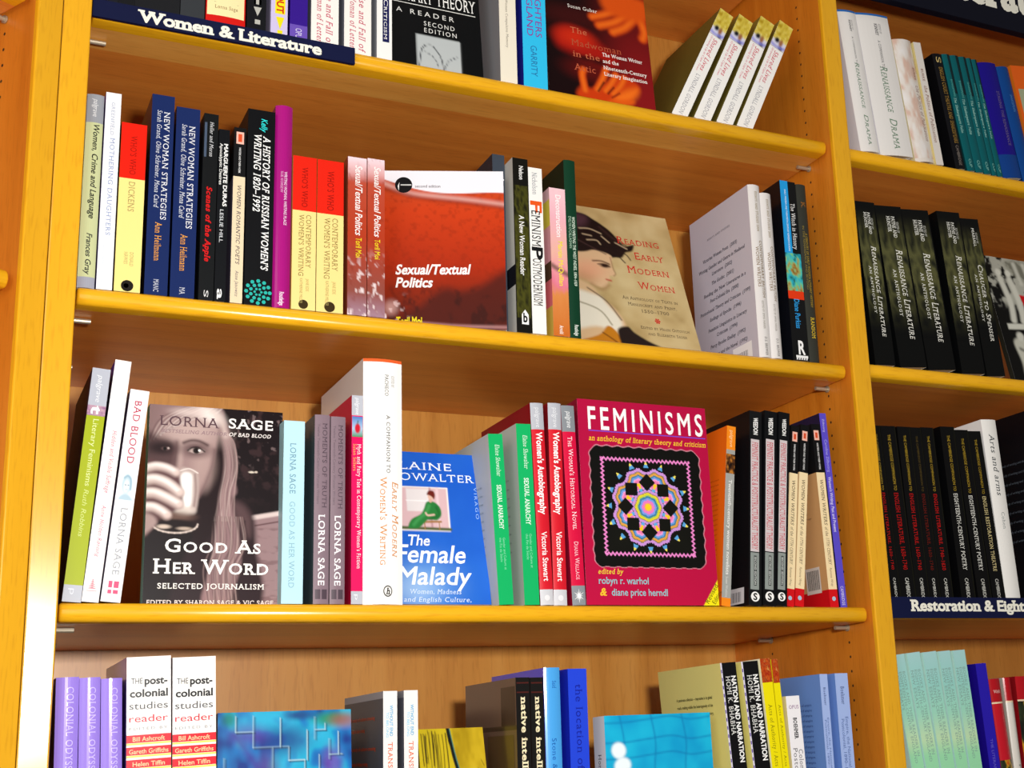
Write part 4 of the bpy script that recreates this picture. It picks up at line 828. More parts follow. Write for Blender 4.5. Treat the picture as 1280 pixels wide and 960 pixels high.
for k, lab, sd in (('mom_a', 'left of two mauve spines with white author name', '#4a5a60'), ('mom_b', 'right of two mauve spines, beside the hot pink book', '#6a5860')):
    spine(k, lab, '#84707a', side=sd, group='two mauve essay books', bulge=.001, rects=[(.925, .975, .12, .45, '#50424c'), (.925, .975, .55, .88, '#50424c')],
          down=[('MOMENTS OF TRUTH', .045, .50, .66, .30, '#544650', 's'), ('Twelve Twentieth-Century Women Writers', .05, .48, .25, .16, '#685862', ''), ('LORNA SAGE', .535, .905, .5, .40, '#f2eef0', 'sb')])
A = Art(14, 20, '#3a78c8', 1.8); A.ramp(A.Y, [(0, '#4a7ac0'), (.6, '#a8c4e0'), (1, '#50905c')]); A.ell(.52, .58, .26, .24, '#c81830', .25); A.line([(.5, .36), (.56, .22)], .08, '#2a5a2a', .05)
spine('myth', 'hot pink spine with grey ends and a small apple picture', '#e00c5c', side='#c81844', group=G3, bands=[(0, .10, '#b9bcc6'), (.94, 1, '#b9bcc6')], art=[(.105, .205, .03, .97, A)], down=[('palgrave', .012, .095, .52, .34, '#eceef2', 'i'), ('Myth and Fairy Tale in Contemporary Women\'s Fiction', .24, .835, .66, .34, '#fbeef2', 's'), ('Susan Sellers', .24, .37, .28, .28, '#f0b060', 's'), ('p', .955, .98, .5, .3, '#e8eaee', '')])
def hlogo(mb, sp, sf, T, H, W):
    cx, cz, r = T*.60, H*.052, T*.115
    mb.face([sp(cx+r*math.cos(2*math.pi*k/24), cz+r*1.2*math.sin(2*math.pi*k/24), .0003) for k in range(24)], lin('#2a2622')); r *= .8
    mb.face([sp(cx+r*math.cos(2*math.pi*k/24), cz+r*1.2*math.sin(2*math.pi*k/24), .0004) for k in range(24)], lin('#f4f2ee'))
    put_text(mb, lambda a, b, ly: sp(a, b, .0005), 'h', cx-T*.05, cx+T*.055, cz-T*.075, T*.15, '#1a1816', 'sBi')
spine('companion', 'very tall thick white hardback nearly touching the shelf above', '#f6f5f2', side='#e4e2e0', bulge=.004, hard=True, gloss=True, group=G3, bands=[(0, .013, '#e8602a')], extra=hlogo,
      down=[('EDITED BY', .07, .118, .74, .075, '#8a8a88', 's'), ('PACHECO', .065, .155, .58, .09, '#4a4a4a', 's'), ('A COMPANION TO', .235, .475, .62, .09, '#4a4a4a', 'sw'), ('Early Modern', .51, .815, .80, .16, '#d08848', 'sci'), ("Women's Writing", .49, .845, .49, .17, '#d08848', 'sc')])
A = Art(110, 165, '#1c5cc8', 1.55)
A.ramp(A.noise(3, 4, 5)*.35+.3*A.Y, [(.1, '#1a58c4'), (.5, '#2668d0')])
A.ell(.30, .86, .32, .15, '#6aa0e0', .9, .8); A.ell(.18, .90, .22, .09, '#a8c8ec', .9, .6)
A.poly([(.0, .235), (.62, .235), (.62, .53), (.0, .53)], '#f0ece8', .006, curved=False); A.poly([(.0, .243), (.605, .243), (.605, .522), (.0, .522)], '#d8b4b8', .005, curved=False)
A.poly([(.16, .25), (.42, .25), (.42, .40), (.16, .40)], '#e4dcdc', .01, curved=False); A.line([(.42, .245), (.42, .5)], .02, '#b88c90', .01, curved=False); A.line([(.5, .245), (.5, .5)], .03, '#e4c8cc', .01, curved=False); A.line([(.16, .33), (.42, .33)], .012, '#f4f0f0', .006, curved=False); A.line([(.0, .51), (.62, .515)], .03, '#4a5a30', .012)
A.line([(.34, .47), (.34, .515)], .012, '#a0703c', .006); A.line([(.50, .47), (.50, .515)], .012, '#a0703c', .006); A.line([(.33, .47), (.52, .465)], .02, '#a0703c', .008)
A.poly([(.38, .335), (.46, .335), (.52, .37), (.53, .42), (.48, .455), (.38, .455), (.30, .50), (.24, .515), (.16, .51), (.20, .455), (.30, .42), (.34, .385)], '#2a7a38', .01); A.line([(.40, .36), (.36, .41), (.28, .45), (.22, .49)], .03, '#49a058', .02, .7); A.line([(.48, .37), (.50, .42), (.40, .45)], .025, '#1c5a28', .015, .7)
A.line([(.36, .41), (.38, .425), (.45, .42)], .018, '#e0b8a8', .008); A.ell(.43, .295, .035, .028, '#e0b4a0', .3); A.poly([(.385, .285), (.41, .26), (.46, .262), (.475, .29), (.46, .315), (.44, .30), (.41, .29)], '#6a2018', .01); A.ell(.42, .325, .018, .014, '#d8ac9a', .4)
facing('malady', 'blue cover with a small painting of a seated woman in green', A,
       [('ELAINE', .0, .68, .12, .050, '#e8eef8', 'sw'), ('SH', .0, .09, .195, .050, '#e8eef8', 's'), ('OWALTER', .105, .93, .195, .050, '#e8eef8', 'sw'), ('VIRAGO', .225, .44, .915, .032, '#9ec0f0', 'vW'), ('The', .15, .38, .625, .068, '#f6f8fc', 'ib'), ('Female', .0, .76, .735, .112, '#f8fafc', 'ib'), ('Malady', .0, .81, .875, .112, '#f8fafc', 'ib'), ('Women, Madness', .13, .68, .935, .030, '#d8e6f8', 'si'), ('and English Culture,', .06, .78, .985, .030, '#d8e6f8', 'si')], '#d0d8e8', '#2a62c0', group=G3)
for k, lab, t0 in (('anarchy_a', 'left of two green spines with pale grey sides', 0), ('anarchy_b', 'right of two green spines, touching the red pair', 1)):
    spine(k, lab, '#12b062', side='#c2c8c4', right='#12a058', group='two green paperbacks', stext=[('that the sexual anarchy of the', .35, .82, .30+.05*i, .012, '#8a9a94', 'i') for i in range(9)],
          down=[('Elaine Showalter', .065, .255, .58, .30, '#d8f4e4', 'si'), ('SEXUAL ANARCHY', .305, .565, .52, .30, '#eafaf0', 'sb'), ('Gender and Culture at', .615, .80, .62, .16, '#8adcb4', ''), ('the Fin de Siècle', .615, .755, .38, .16, '#8adcb4', '')])
for k, lab in (('auto_a', 'left of two bright red spines with grey ends and white title'), ('auto_b', 'right of two bright red spines with grey ends and white title')):
    spine(k, lab, '#d21c2c', side='#8e1420', bulge=.0015, group='two red autobiography studies', bands=[(0, .135, '#b6b9c2'), (.925, 1, '#cfd0d6')], down=[('palgrave', .025, .125, .52, .34, '#e2e4e8', ''), ("Women's Autobiography", .148, .56, .55, .46, '#fbf4f4', 'B'), ('Victoria Stewart', .645, .885, .52, .42, '#fbf0f0', 'b')], discs=[(.965, .5, .2, '#e6e6ea')])
def star(mb, sp, sf, T, H, W):
    cx, cz = T*.5, H*.045
    for k in range(12):
        a = k*math.pi/6; r = T*(.42 if k % 2 else .30); mb.face([sp(cx+T*.05*math.cos(a-1.2), cz+T*.05*math.sin(a-1.2), .0003), sp(cx+r*math.cos(a), cz+r*1.2*math.sin(a), .0003), sp(cx+T*.05*math.cos(a+1.2), cz+T*.05*math.sin(a+1.2), .0003)], lin('#f4f4f4'))
spine('histnovel', 'pinkish red spine with a white starburst on a grey foot', '#d41240', side='#9a1030', bulge=.001, group=G3, bands=[(0, .135, '#868c92'), (.905, 1, '#8a9096')], down=[('palgrave', .03, .115, .55, .38, '#eef0f2', 'i'), ("The Woman's Historical Novel", .16, .63, .52, .34, '#fae4ea', 'sc'), ('Diana Wallace', .69, .875, .52, .32, '#f6c8d4', 'sc')], extra=star)

A = Art(230, 320, '#b4103e', 1.4)
A.ramp(A.Y*.3+.2*A.noise(3, 4, 3), [(0, '#b00e40'), (.5, '#bc1040')])
px, py = A.X, A.Y*1.4
cx, cy = .497, .524*1.4
bx = np.abs(px-cx)-.355; by = np.abs(py-cy)-.345
qd = np.hypot(np.maximum(bx, 0), np.maximum(by, 0))+np.minimum(np.maximum(bx, by), 0)-.07+.007*np.cos((px+py)*38)*np.cos((px-py)*38)
A.mix(smooth(.006, .003, qd), '#d890a0'); A.mix(smooth(.002, -.002, qd), '#0e0e0c'); A.mix(smooth(-.02, -.25, qd)*smooth(.4, .9, A.Y), '#1c1c12', .5)
zx = .3335; zy = .325
tri_ = lambda t: np.abs(((t/.030) % 1)-.5)*2*.018-.009
near = lambda d: smooth(.0095, .0055, np.abs(d))
inx = (np.abs(px-cx) < zx+.012); iny = (np.abs(py-cy) < zy+.012)
for m in (near(px-cx-zx+tri_(py))*iny, near(px-cx+zx+tri_(py))*iny, near(py-cy-zy+tri_(px))*inx, near(py-cy+zy+tri_(px))*inx): A.mix(m, '#f08ad0')
def rings(r, stops):
    xs = [s_ for s_, _ in stops]; cs = [np.array(lin(c)) for _, c in stops]
    i = np.clip(np.searchsorted(xs, r, side='right')-1, 0, len(xs)-1)
    return np.stack(cs)[i]
LOBE = [(0, '#f0c81c'), (.014, '#e87ab0'), (.036, '#e8a0d8'), (.046, '#6a9ae0'), (.060, '#3a7a98'), (.070, '#e0a040'), (.084, '#8a7a50'), (.092, '#c890d8')]
CENT = [(0, '#f0d020'), (.022, '#f0a060'), (.030, '#e87ac0'), (.048, '#7a9ae8'), (.062, '#3a80a0'), (.076, '#b8d040'), (.086, '#e8d030'), (.096, '#8a7a50'), (.102, '#c890d8')]
dx, dy = px-cx, py-cy
ang0 = np.arctan2(dy, dx); rad = np.hypot(dx, dy)
best = np.full(px.shape, 9.0); 
for k in range(8):
    a = math.radians(22.5+45*k); lx, ly = .163*math.cos(a), .163*math.sin(a)
    th_ = np.arctan2(dy-ly, dx-lx); d = np.hypot(dx-lx, dy-ly)*(1+.05*np.cos(8*(th_-a)))
    d = d*(1+.05*(np.abs(((th_*18/math.pi) % 1)-.5)*2-.5))
    best = np.minimum(best, d)
m = (best < .112) & (rad < .285) & (rad > .125)
A.P[m] = rings(best, LOBE)[m]
rc = rad*(1+.035*np.cos(8*ang0+math.pi))*(1+.06*(np.abs(((ang0*24/math.pi) % 1)-.5)*2-.5))
m = rc < .122
A.P[m] = rings(rc, CENT)[m]
for k in range(8):
    a = math.radians(45*k-90); sx_, sy_ = .172*math.cos(a), .172*math.sin(a)
    u = (dx-sx_); v = (dy-sy_)
    if k % 2 == 0: u, v = (u+v)*.7071, (u-v)*.7071
    m = np.maximum(np.abs(u), np.abs(v)) < .044
    A.P[m] = lin('#11110d')
for k in range(16):
    a = math.radians(22.5*k-90); r0 = .295 if k % 2 == 0 else .302; fx, fy = r0*math.cos(a), r0*math.sin(a)
    if k % 4 == 2: r0 = .30; fx, fy = r0*math.cos(a), r0*math.sin(a)
    u = (dx-fx)*math.cos(a)+(dy-fy)*math.sin(a); v = -(dx-fx)*math.sin(a)+(dy-fy)*math.cos(a)
    m = (u < .022) & (u > -.02) & (np.abs(v) < .020*(1-(u+.02)/.05))
    A.P[m] = lin('#58a0d8'); m2 = m & (u > .004); A.P[m2] = lin('#f0e060')
for k in range(8):
    a = math.radians(45*k-67.5); fx, fy = .128*math.cos(a), .128*math.sin(a)
    m = np.hypot(dx-fx, dy-fy) < .014; A.P[m] = lin('#60a8e0'); m = np.hypot(dx-fx*1.12, dy-fy*1.12) < .009; A.P[m] = lin('#f0c820')
A.poly([(.86, 1.02), (1.02, .855), (1.02, 1.02)], '#f2e418', .004, curved=False)
def fem_extra(mb, fr, Wd, H):
    mb.face([fr(.075, .158, .0003), fr(.985, .162, .0003), fr(.985, .157, .0003), fr(.075, .153, .0003)], lin('#7a4ad0'))
    c, s_ = math.cos(.965), math.sin(.965)
    for t, off, u0, l in (('Revised', .0068, .007, .025), ('Edition', .0145, .0115, .0175)):
        put_text(mb, lambda a, b, ly: fr((.860*Wd+a*c+(off-b)*s_)/Wd, 1-(a*s_-(off-b)*c)/H, ly), t, u0, u0+l, 0, .0054, '#5a5010', '')
facing('feminisms', 'crimson book cover with a black square quilt pattern, facing out', A,
       [('FEMINISMS', .075, .97, .147, .110, '#f8f4f4', 'bW'), ('an anthology of literary theory and criticism', .075, .985, .205, .026, '#f0c030', 'sbi'), ('edited by', .095, .28, .853, .024, '#e8c83c', 'sbi'), ('robyn r. warhol', .095, .465, .90, .032, '#8abcc8', 'b'), ('&', .10, .15, .955, .034, '#f0c030', 'sBi'), ('diane price herndl', .185, .605, .955, .032, '#8abcc8', 'b')], '#8a0c30', '#9a1038', group=G3, extra=fem_extra)
A = Art(12, 18, '#201410', 1.6); A.ramp(A.noise(4, 5, 8), [(.3, '#1a100c'), (.5, '#5a3418'), (.7, '#c88030'), (.9, '#2a1810')])
spine('orange', 'orange and grey spine just right of the crimson quilt cover', '#a0a29e', side='#ec6c12', group=G3, bands=[(0, .135, '#f08a1c'), (.135, .16, '#a0a09a'), (.955, 1, '#f08a1c')], art=[(.16, .27, 0, 1, A)], stext=[('Twentieth-Century Women', .40, .90, .30+.028*i, .010, '#b04c0c', '') for i in range(16)], down=[('palgrave', .025, .12, .55, .36, '#f8d8a0', ''), ('Twentieth-century women novelists', .305, .83, .55, .36, '#e8e8e4', 'b'), ('Susan Watkins', .84, .95, .5, .26, '#d8d8d4', '')])
def slogo(mb, sp, sf, T, H, W):
    cx, cz, r = T*.5, H*.045, T*.34
    mb.face([sp(cx+r*math.cos(2*math.pi*k/24), cz+r*math.sin(2*math.pi*k/24), .0003) for k in range(24)], lin('#f4f4f2'))
    put_text(mb, lambda a, b, ly: sp(a, b, .0005), 'S', cx-T*.16, cx+T*.16, cz-T*.22, T*.44, '#141414', 'B')
wsr = [(.905, .985, .60, .93, '#d8d8dc')]+[(.925, .975, .64+.014*i, .64+.014*i+(.004 if i % 3 else .008), '#2a2a30') for i in range(18)]
for k, lab, sd in (('weedon_a', 'left of three tall black spines with pale panels and red titles', 1), ('weedon_b', 'middle of three tall black spines with pale panels and red titles', 0), ('weedon_c', 'right of three tall black spines with pale panels and red titles', 0)):
    spine(k, lab, '#0e0f12', side='#101114', gloss=bool(sd), group='three black theory books', rects=[(.15, .73, .12, .80, '#cfc4c6'), (.735, .92, .12, .80, '#8c9490'), (.75, .90, .40, .62, '#2a3030')], srects=wsr if sd else [], sbands=[(.12, .24, '#3a1410')] if 0 else [],
          stext=[('Feminist Practice', .30, .62, .10+.03*i, .010, '#3a4450', 'b') for i in range(8)] if sd else [], down=[('WEEDON', .035, .125, .5, .34, '#f2f2f0', 'B'), ('FEMINIST PRACTICE & POSTSTRUCTURALIST THEORY', .165, .72, .46, .46, '#c4384a', 's'), ('SECOND EDITION', .755, .895, .51, .14, '#d8dcd8', 'b')], extra=slogo)
tsr = [(.775, .915, .70, .905, '#d4ccc4')]+[(.79, .895, .722+.0085*i, .722+.0085*i+(.003 if i % 3 else .006), '#2a2420') for i in range(20)]
for k, lab, sd in (('ww17_a', 'left of three cream spines with black tops and red feet'), ('ww17_b', 'middle of three cream spines with black tops and red feet'), ('ww17_c', 'right of three cream spines, tan side with a barcode showing')) and [('ww17_a', 'left of three cream spines with black tops and red feet', 0), ('ww17_b', 'middle of three cream spines with black tops and red feet', 0), ('ww17_c', 'right of three cream spines, tan side with a barcode showing', 1)]:
    spine(k, lab, '#f2dcae', side='#c89a66' if sd else '#d8b888', group='three cream writers guides', bands=[(0, .27, '#101012'), (.905, 1, '#d0141c')], sbands=[(0, .27, '#121214'), (.905, 1, '#c8121a')], rects=pinksq(.035, .09, .2, .8), srects=tsr if sd else [],
          stext=[(t, .48, b+.45, .33+.026*i, .009, '#8a6240', '') for i, (t, b) in enumerate([('writers including', .42), ('their poems,', .34), ('plays and letters', .40), ('in the period', .34), ('of change, from', .38), ('the court to', .3), ('the household', .36), ('with a chronology', .42)])] if sd else [],
          down=[('WRITERS AND THEIR WORK', .105, .255, .5, .20, '#e8e8e8', 'b'), ('WOMEN WRITERS', .31, .56, .5, .36, '#504438', 'si'), ('of the 17TH CENTURY', .57, .775, .5, .34, '#6a5c4c', 'si'), ('Ramona Wray', .79, .89, .5, .26, '#8a7860', 'i')], discs=[(.955, .5, .22, '#a8c0d8')])
spine('purple', 'violet blue spine at the right end of the third shelf', '#5a4cc8', side='#241c3a', group=G3, down=[('Zilboorg', .03, .10, .5, .3, '#c8c4f0', ''), ('Caroline Zilboorg', .14, .31, .55, .40, '#b0acec', ''), ("Women's Writing: Past and Present", .335, .62, .5, .42, '#d8d4f8', 'b'), ('CAMBRIDGE', .895, .99, .5, .42, '#e0dcf8', 'sc')])
# ================================================================== lowest visible shelf
G4 = 'books on the lowest visible shelf'
for k, w in (('colonial_a', 'leftmost'), ('colonial_b', 'middle'), ('colonial_c', 'rightmost')):
    spine(k, '%s of three identical lilac spines at the bottom left' % w, '#9c82e2', side='#3c14a8' if k != 'colonial_c' else '#7a5ac8', bulge=.003, gloss=True, group='three lilac books', down=[('COLONIAL ODYSSEYS', .035, .38, .62, .30, '#d2c2fa', 's')])
for k, w in (('pcr_a', 'left'), ('pcr_b', 'right')):
    spine(k, '%s of two thick white and red readers on the lowest shelf' % w, '#f4f2ee', side='#8a6ac8' if w == 'left' else '#d8c8b0', group='two white and red readers', gloss=True, rects=[(.264, .290, 0, 1, '#e0182c'), (.304, .331, 0, 1, '#e0182c'), (.346, .373, 0, 1, '#e0182c'), (.388, .415, 0, 1, '#e0182c'), (.291, .297, 0, 1, '#f4e060'), (.332, .338, 0, 1, '#f4e060'), (.374, .380, 0, 1, '#f4e060')],
          across=[('THE', .10, .36, .082, .13, '#1a1a20', ''), ('post-', .40, .92, .082, .17, '#1a1a1e', 'B'), ('colonial', .07, .93, .124, .17, '#1a1a1e', 'B'), ('studies', .06, .93, .166, .16, '#4a4a50', ''), ('reader', .06, .93, .209, .16, '#d01838', ''), ('EDITED BY', .06, .92, .243, .06, '#8c8c92', 'W'), ('Bill Ashcroft', .14, .86, .278, .10, '#f8d0a0', 'b'), ('Gareth Griffiths', .06, .94, .319, .10, '#f8d0a0', 'b'), ('Helen Tiffin', .14, .86, .361, .10, '#f8d0a0', 'b')])
A = Art(110, 160, '#1a98c8', 1.6)
A.ramp(A.noise(5, 7, 31), [(.2, '#1a3a8a'), (.38, '#1a78c0'), (.5, '#20a8d0'), (.65, '#30b0d8'), (.85, '#2880c0')])
A.ell(.50, .13, .16, .06, '#1c3c88', .8, .8); A.ell(.22, .10, .12, .04, '#5a3aa0', .9, .7); A.ell(.36, .25, .08, .06, '#5a2a80', .8, .7); A.ell(.86, .04, .14, .03, '#2a8a3a', .7, .8); A.ell(.95, .05, .1, .03, '#b03a50', .8, .6); A.ell(.85, .24, .07, .07, '#7a3aa8', .8, .6); A.line([(.12, .10), (.24, .2), (.34, .3)], .05, '#4a2a90', .04, .6); A.ell(.08, .03, .05, .03, '#1a7a50', .8, .7); A.ell(.6, .02, .1, .02, '#20508a', .8)
for x0, y0, x1, y1 in [(.13, .02, .13, .09), (.13, .09, .26, .09), (.26, .02, .26, .16), (.26, .16, .52, .16), (.46, .03, .46, .16), (.40, .16, .40, .26), (.40, .26, .36, .26), (.52, .16, .52, .22), (.52, .22, .64, .22), (.66, .09, .66, .22), (.72, .03, .72, .13), (.72, .09, .80, .09), (.80, .06, .80, .09), (.83, .13, .83, .22), (.83, .20, .93, .20), (.64, .22, .64, .30), (.05, .20, .05, .32), (.18, .25, .18, .34), (.75, .2, .75, .34), (.9, .1, .9, .2), (.1, .4, .5, .4), (.5, .34, .9, .34), (.5, .34, .5, .5), (.2, .55, .8, .55), (.3, .4, .3, .7), (.7, .5, .7, .9), (.1, .75, .6, .75)]:
    A.line([(x0, y0), (x1, y1)], .007, '#b4d4e0', .004, .85, curved=False); A.line([(x0+.010, y0+.005), (x1+.010, y1+.005)], .009, '#1c2c48', .005, .8, curved=False)
facing('maze', 'turquoise and purple marbled cover with maze lines, bottom left', A, [], '#1a70a0', '#1a6080', gloss=True, group=G4)
for k, w, sd in (('transl_a', 'left', '#4a5058'), ('transl_b', 'right', '#6a6c78')):
    spine(k, '%s of two white spines with cyan and orange words, lowest shelf' % w, '#ece9e6', side=sd, group='two white spines with orange words', sbands=[(0, .03, '#9a9ca4')],
          stext=[('A study of culture crossing', .18, b, u, .016, '#c84a24', 'b') for u, b in ((.115, .80), (.165, .55), (.245, .82), (.31, .62), (.36, .82))]+[('and its cities', .18, .55, .41, .016, '#3a80a8', 'b')] if w == 'left' else [],
          down=[('WITHOUT END', .06, .19, .58, .22, '#3aa8d8', 'b'), ('TO BELONG', .09, .195, .30, .18, '#8acce8', 'b'), ('TRANSNATIONALISM', .215, .55, .5, .32, '#e05a1c', 's')])
A = Art(100, 150, '#c8a418', 1.6); A.ramp(A.noise(5, 6, 41), [(.2, '#a88a10'), (.5, '#ccac20'), (.8, '#d8bc30')]); A.poly([(-.1, -.1), (.50, -.1), (.55, .2), (.72, 1.1), (-.1, 1.1)], '#d8c020', .02, .8, curved=False)
for k in range(16):
    rr = random.Random(k+5); x = rr.random()*.46; y = rr.random()*.04; A.line([(x, y), (x+.02*rr.random(), y+.05+.12*rr.random()), (x+.03*rr.random(), y+.08+.2*rr.random())], .006+.012*rr.random(), '#2a2010', .006, .9)
for k in range(12):
    rr = random.Random(k+50); x = .05+rr.random()*.9; y = .15+rr.random()*.5; A.line([(x, y), (x+.05*rr.random(), y+.03)], .008, '#4a3a10', .006, .8)
A.line([(.45, -.02), (.52, .15), (.60, .30), (.75, .7)], .055, '#141a1c', .01); A.line([(.475, -.02), (.545, .15), (.625, .30), (.775, .7)], .012, '#4a8a80', .008)
facing('yellowdrip', 'mustard yellow cover with black drips and a dark slash, lowest shelf', A, [], '#b89a20', '#8a7418', group=G4)
for k, w in (('native_a', 'left'), ('native_b', 'right')):
    spine(k, '%s of two black spines with bold cream serif words, lowest shelf' % w, '#141211', side='#5c4a40' if w == 'left' else '#2a1c18', gloss=True, group='two black postcolonial books', sbands=[(.20, .22, '#2c241c')] if w == 'left' else [],
          srects=[(.035, .20, .72, .985, '#171310'), (.24, .5, .45, .95, '#4a3a24')] if w == 'left' else [], rects=[(.02, .026, .06, .94, '#4a1c18'), (.06, .066, .06, .94, '#4a1c18')], down=[('native intelligence', .082, .54, .56, .40, '#f2e4bc', 'sB')])
spine('lightblue', 'sky blue spine with a violet side, taller than the black pair beside it', '#4aa4ea', side='#4a48d0', bulge=.002, gloss=True, group=G4, down=[('Said', .055, .085, .6, .26, '#1c60b0', 's'), ('Stone & Culture', .29, .55, .5, .28, '#1c60b0', 's')])
spine('location', 'royal blue spine with darker blue lower case title', '#2244d8', side='#1a2cc0', gloss=True, group=G4, down=[('the location of culture', .065, .60, .55, .36, '#14229a', 's')])
A = Art(90, 140, '#12acd6', 1.5); A.ramp(A.noise(4, 5, 51), [(.2, '#0c9cd0'), (.6, '#18b4dc'), (.9, '#34c0e4')])
for y in (.02, .125, .21, .34, .49, .64): A.line([(0, y+.02), (.2, y+.018), (.4, y+.005), (.62, y-.008), (.8, y+.012), (1, y)], .012, '#0a7ab4', .012, .8)
for x in (.16, .45, .74): A.line([(x-.02, 0), (x+.015, .15), (x-.005, .3), (x+.02, .5), (x, .8)], .012, '#0a7ab4', .012, .8)
A.ell(.12, .185, .065, .042, '#f2fcff', .25, .95, .4); A.ell(.15, .265, .075, .042, '#f2fcff', .25, .95, -.3)
facing('pool', 'cyan cover like a tiled pool with two white glints, white spine', A, [], '#eeeef0', '#d0d8dc', gloss=True, group=G4, spine_text=[('Homi K. Bhabha', .20, .50, .50, .26, '#4a505c', 's')])
for k, w in (('nation_a', 'left'), ('nation_b', 'right')):
    spine(k, '%s of two black spines with white title, olive side, lowest shelf' % w, '#0f0f11', side='#e2da86', group='two black and olive books', rects=[(0, 1, 0, .10, '#d8d4e4')]+[(.03+.035*i, .045+.035*i, .015, .075, '#5a3aa0') for i in range(20)],
          stext=[('A passionate collection — impressive in its global', .27, .83, .15, .013, '#4a4420', 'b'), ('reach, making visible the heterogeneity of the', .27, .83, .185, .013, '#4a4420', 'b'), ('nation. Nation and Narration is also history,', .27, .83, .22, .013, '#4a4420', 'b')] if w == 'left' else [],
          down=[('NATION AND NARRATION', .06, .435, .76, .28, '#f4f4f2', 'B'), ('HOMI K. BHABHA', .06, .315, .40, .28, '#e4e4e0', 's')])
A = Art(14, 24, '#b03c10', 1.5); A.ramp(A.noise(6, 8, 61), [(.3, '#a02810'), (.5, '#c8581c'), (.65, '#8a2010'), (.85, '#e0a050')])
for k, w in (('acts_a', 'left'), ('acts_b', 'right')):
    spine(k, '%s of two bright yellow spines with rusty red tops' % w, '#efe00a', side='#f2f0d8' if w == 'left' else '#d8c808', group='two yellow spines with red tops', art=[(0, .105, 0, 1, A)], down=[('Acts of Authority / Acts of Resistance', .20, .62, .5, .36, '#8c8410', 's')])
spine('opus', 'small white spine in front of two pale blue books, lowest shelf', '#f1eff2', side='#e8dca0', group=G4, across=[('OPUS', .16, .86, .058, .22, '#8a5a8a', 's')], down=[('BOEHMER', .115, .225, .52, .26, '#2a2a2e', 'sB'), ('Colonial &', .28, .46, .72, .30, '#6c6c70', 's'), ('Postcolonial', .27, .52, .34, .30, '#6c6c70', 's')])
for k, w in (('paleb_a', 'left'), ('paleb_b', 'right')):
    spine(k, '%s of two pale blue spines at the right end of the lowest shelf' % w, '#a2b8ea', side='#6c92d8', group='two pale blue books', stext=[('reading the literature of empire', .42, .86, .15+.025*i, .012, '#3a5490', '') for i in range(14)] if w == 'left' else [], down=[('Boehmer', .065, .15, .5, .28, '#3c4c80', 's'), ('Empire, the National, and the', .21, .55, .66, .22, '#5a70a8', ''), ('Postcolonial, 1890–1920', .22, .5, .34, .22, '#5a70a8', '')])

# ================================================================== right bay
G5 = 'books on the upper shelf of the right bay'
for k, lab in (('ren_a', 'left of two thick white volumes, half behind the bookcase post'), ('ren_b', 'right of two thick white volumes with green title, upper right')):
    spine(k, lab, '#ece9e6', side='#dedbe0', bulge=.0025, hard=True, group='two thick white drama companions', bands=[(0, .014, '#2a70c0')], down=[('EDITED BY', .07, .14, .66, .07, '#8a8a8c', 's'), ('KINNEY', .07, .155, .54, .09, '#4a4a4e', 'sb'), ('A COMPANION TO', .19, .385, .56, .08, '#6a6a6c', 'sw'), ('Renaissance', .375, .70, .55, .22, '#6e8c74', 'sci'), ('Drama', .745, .955, .55, .22, '#6e8c74', 'sci')])
A = mottle(20, 70, [(.3, '#d8b8a8'), (.5, '#e4dcd4'), (.8, '#ece8e6')], 4, 9, 11)
spine('pol_a', 'rounded cream spine with faint pink mottling, upper right bay', '#e4dcd4', side='#e0d4a8', bulge=.004, hard=True, group=G5, art=[(.0, .97, 0, 1, A)], down=[('BURKE', .23, .33, .80, .12, '#8a5a4a', 's'), ('the Politics of Publication', .38, .83, .82, .22, '#8a5a4a', 'si')])
spine('pol_b', 'narrow cream spine right of the mottled one, upper right bay', '#e2dbd4', side='#d8c888', group=G5, down=[('BURKE', .22, .32, .5, .30, '#8a5a4a', 's'), ('the Politics of Publication', .36, .82, .55, .42, '#8a5a4a', 'si')])
spine('rblack', 'black spine with gold lettering before the teal books', '#101014', side='#0a0a0e', bulge=.002, group=G5, down=[('S', .03, .08, .5, .5, '#c8b070', 's'), ('ENGLISH COURT THEATRE AND SHAKESPEARE', .12, .78, .55, .40, '#a8843c', 's'), ('CAMBRIDGE', .80, .97, .5, .28, '#8a8078', '')])
for i, w in enumerate(('first', 'second', 'third', 'fourth', 'fifth')):
    spine('teal_%d' % i, '%s of five thin teal spines from the left, upper right bay' % w, '#0a5c62', side='#083c40', bulge=.0015, group='five teal books', rects=[(0, .34, .62, 1, '#10282c')], down=[('SHAKESPEARE', .22, .37, .46, .24, '#5ab0a8', ''), ('The Shakespeare Folio', .38, .68, .40, .28, '#a8dcd0', 'si'), ('CUP', .90, .97, .5, .3, '#8ac8bc', '')])
spine('indigo_r1', 'indigo spine with a blue foot right of the teal books', '#1d1088', side='#120848', bulge=.003, group=G5, bands=[(.80, 1, '#12408c')], down=[('STAGING THE RENAISSANCE', .25, .72, .72, .16, '#7a6a9a', 's')])
spine('blue_r1', 'deep blue spine between the indigo and orange books, upper right', '#0f448c', side='#0a2c60', bulge=.003, group=G5, down=[('SHAKESPEARE', .25, .40, .6, .2, '#5a90d0', '')])
spine('orange_r1', 'orange spine cut by the right photo edge, upper right bay', '#e8641a', side='#d8701c', group=G5, rects=[(.20, .70, .15, .95, '#a8b090')])
A = mottle(20, 60, [(0, '#0b0c0a'), (.25, '#1c1e12'), (.5, '#5a5a34'), (.75, '#2c2d1c'), (1, '#0b0c0a')], 3, 7, 14)
A.P *= smooth(0, .35, A.Y)[..., None]*smooth(1, .55, A.Y)[..., None]; A.P += np.array(lin('#0b0c0c'))
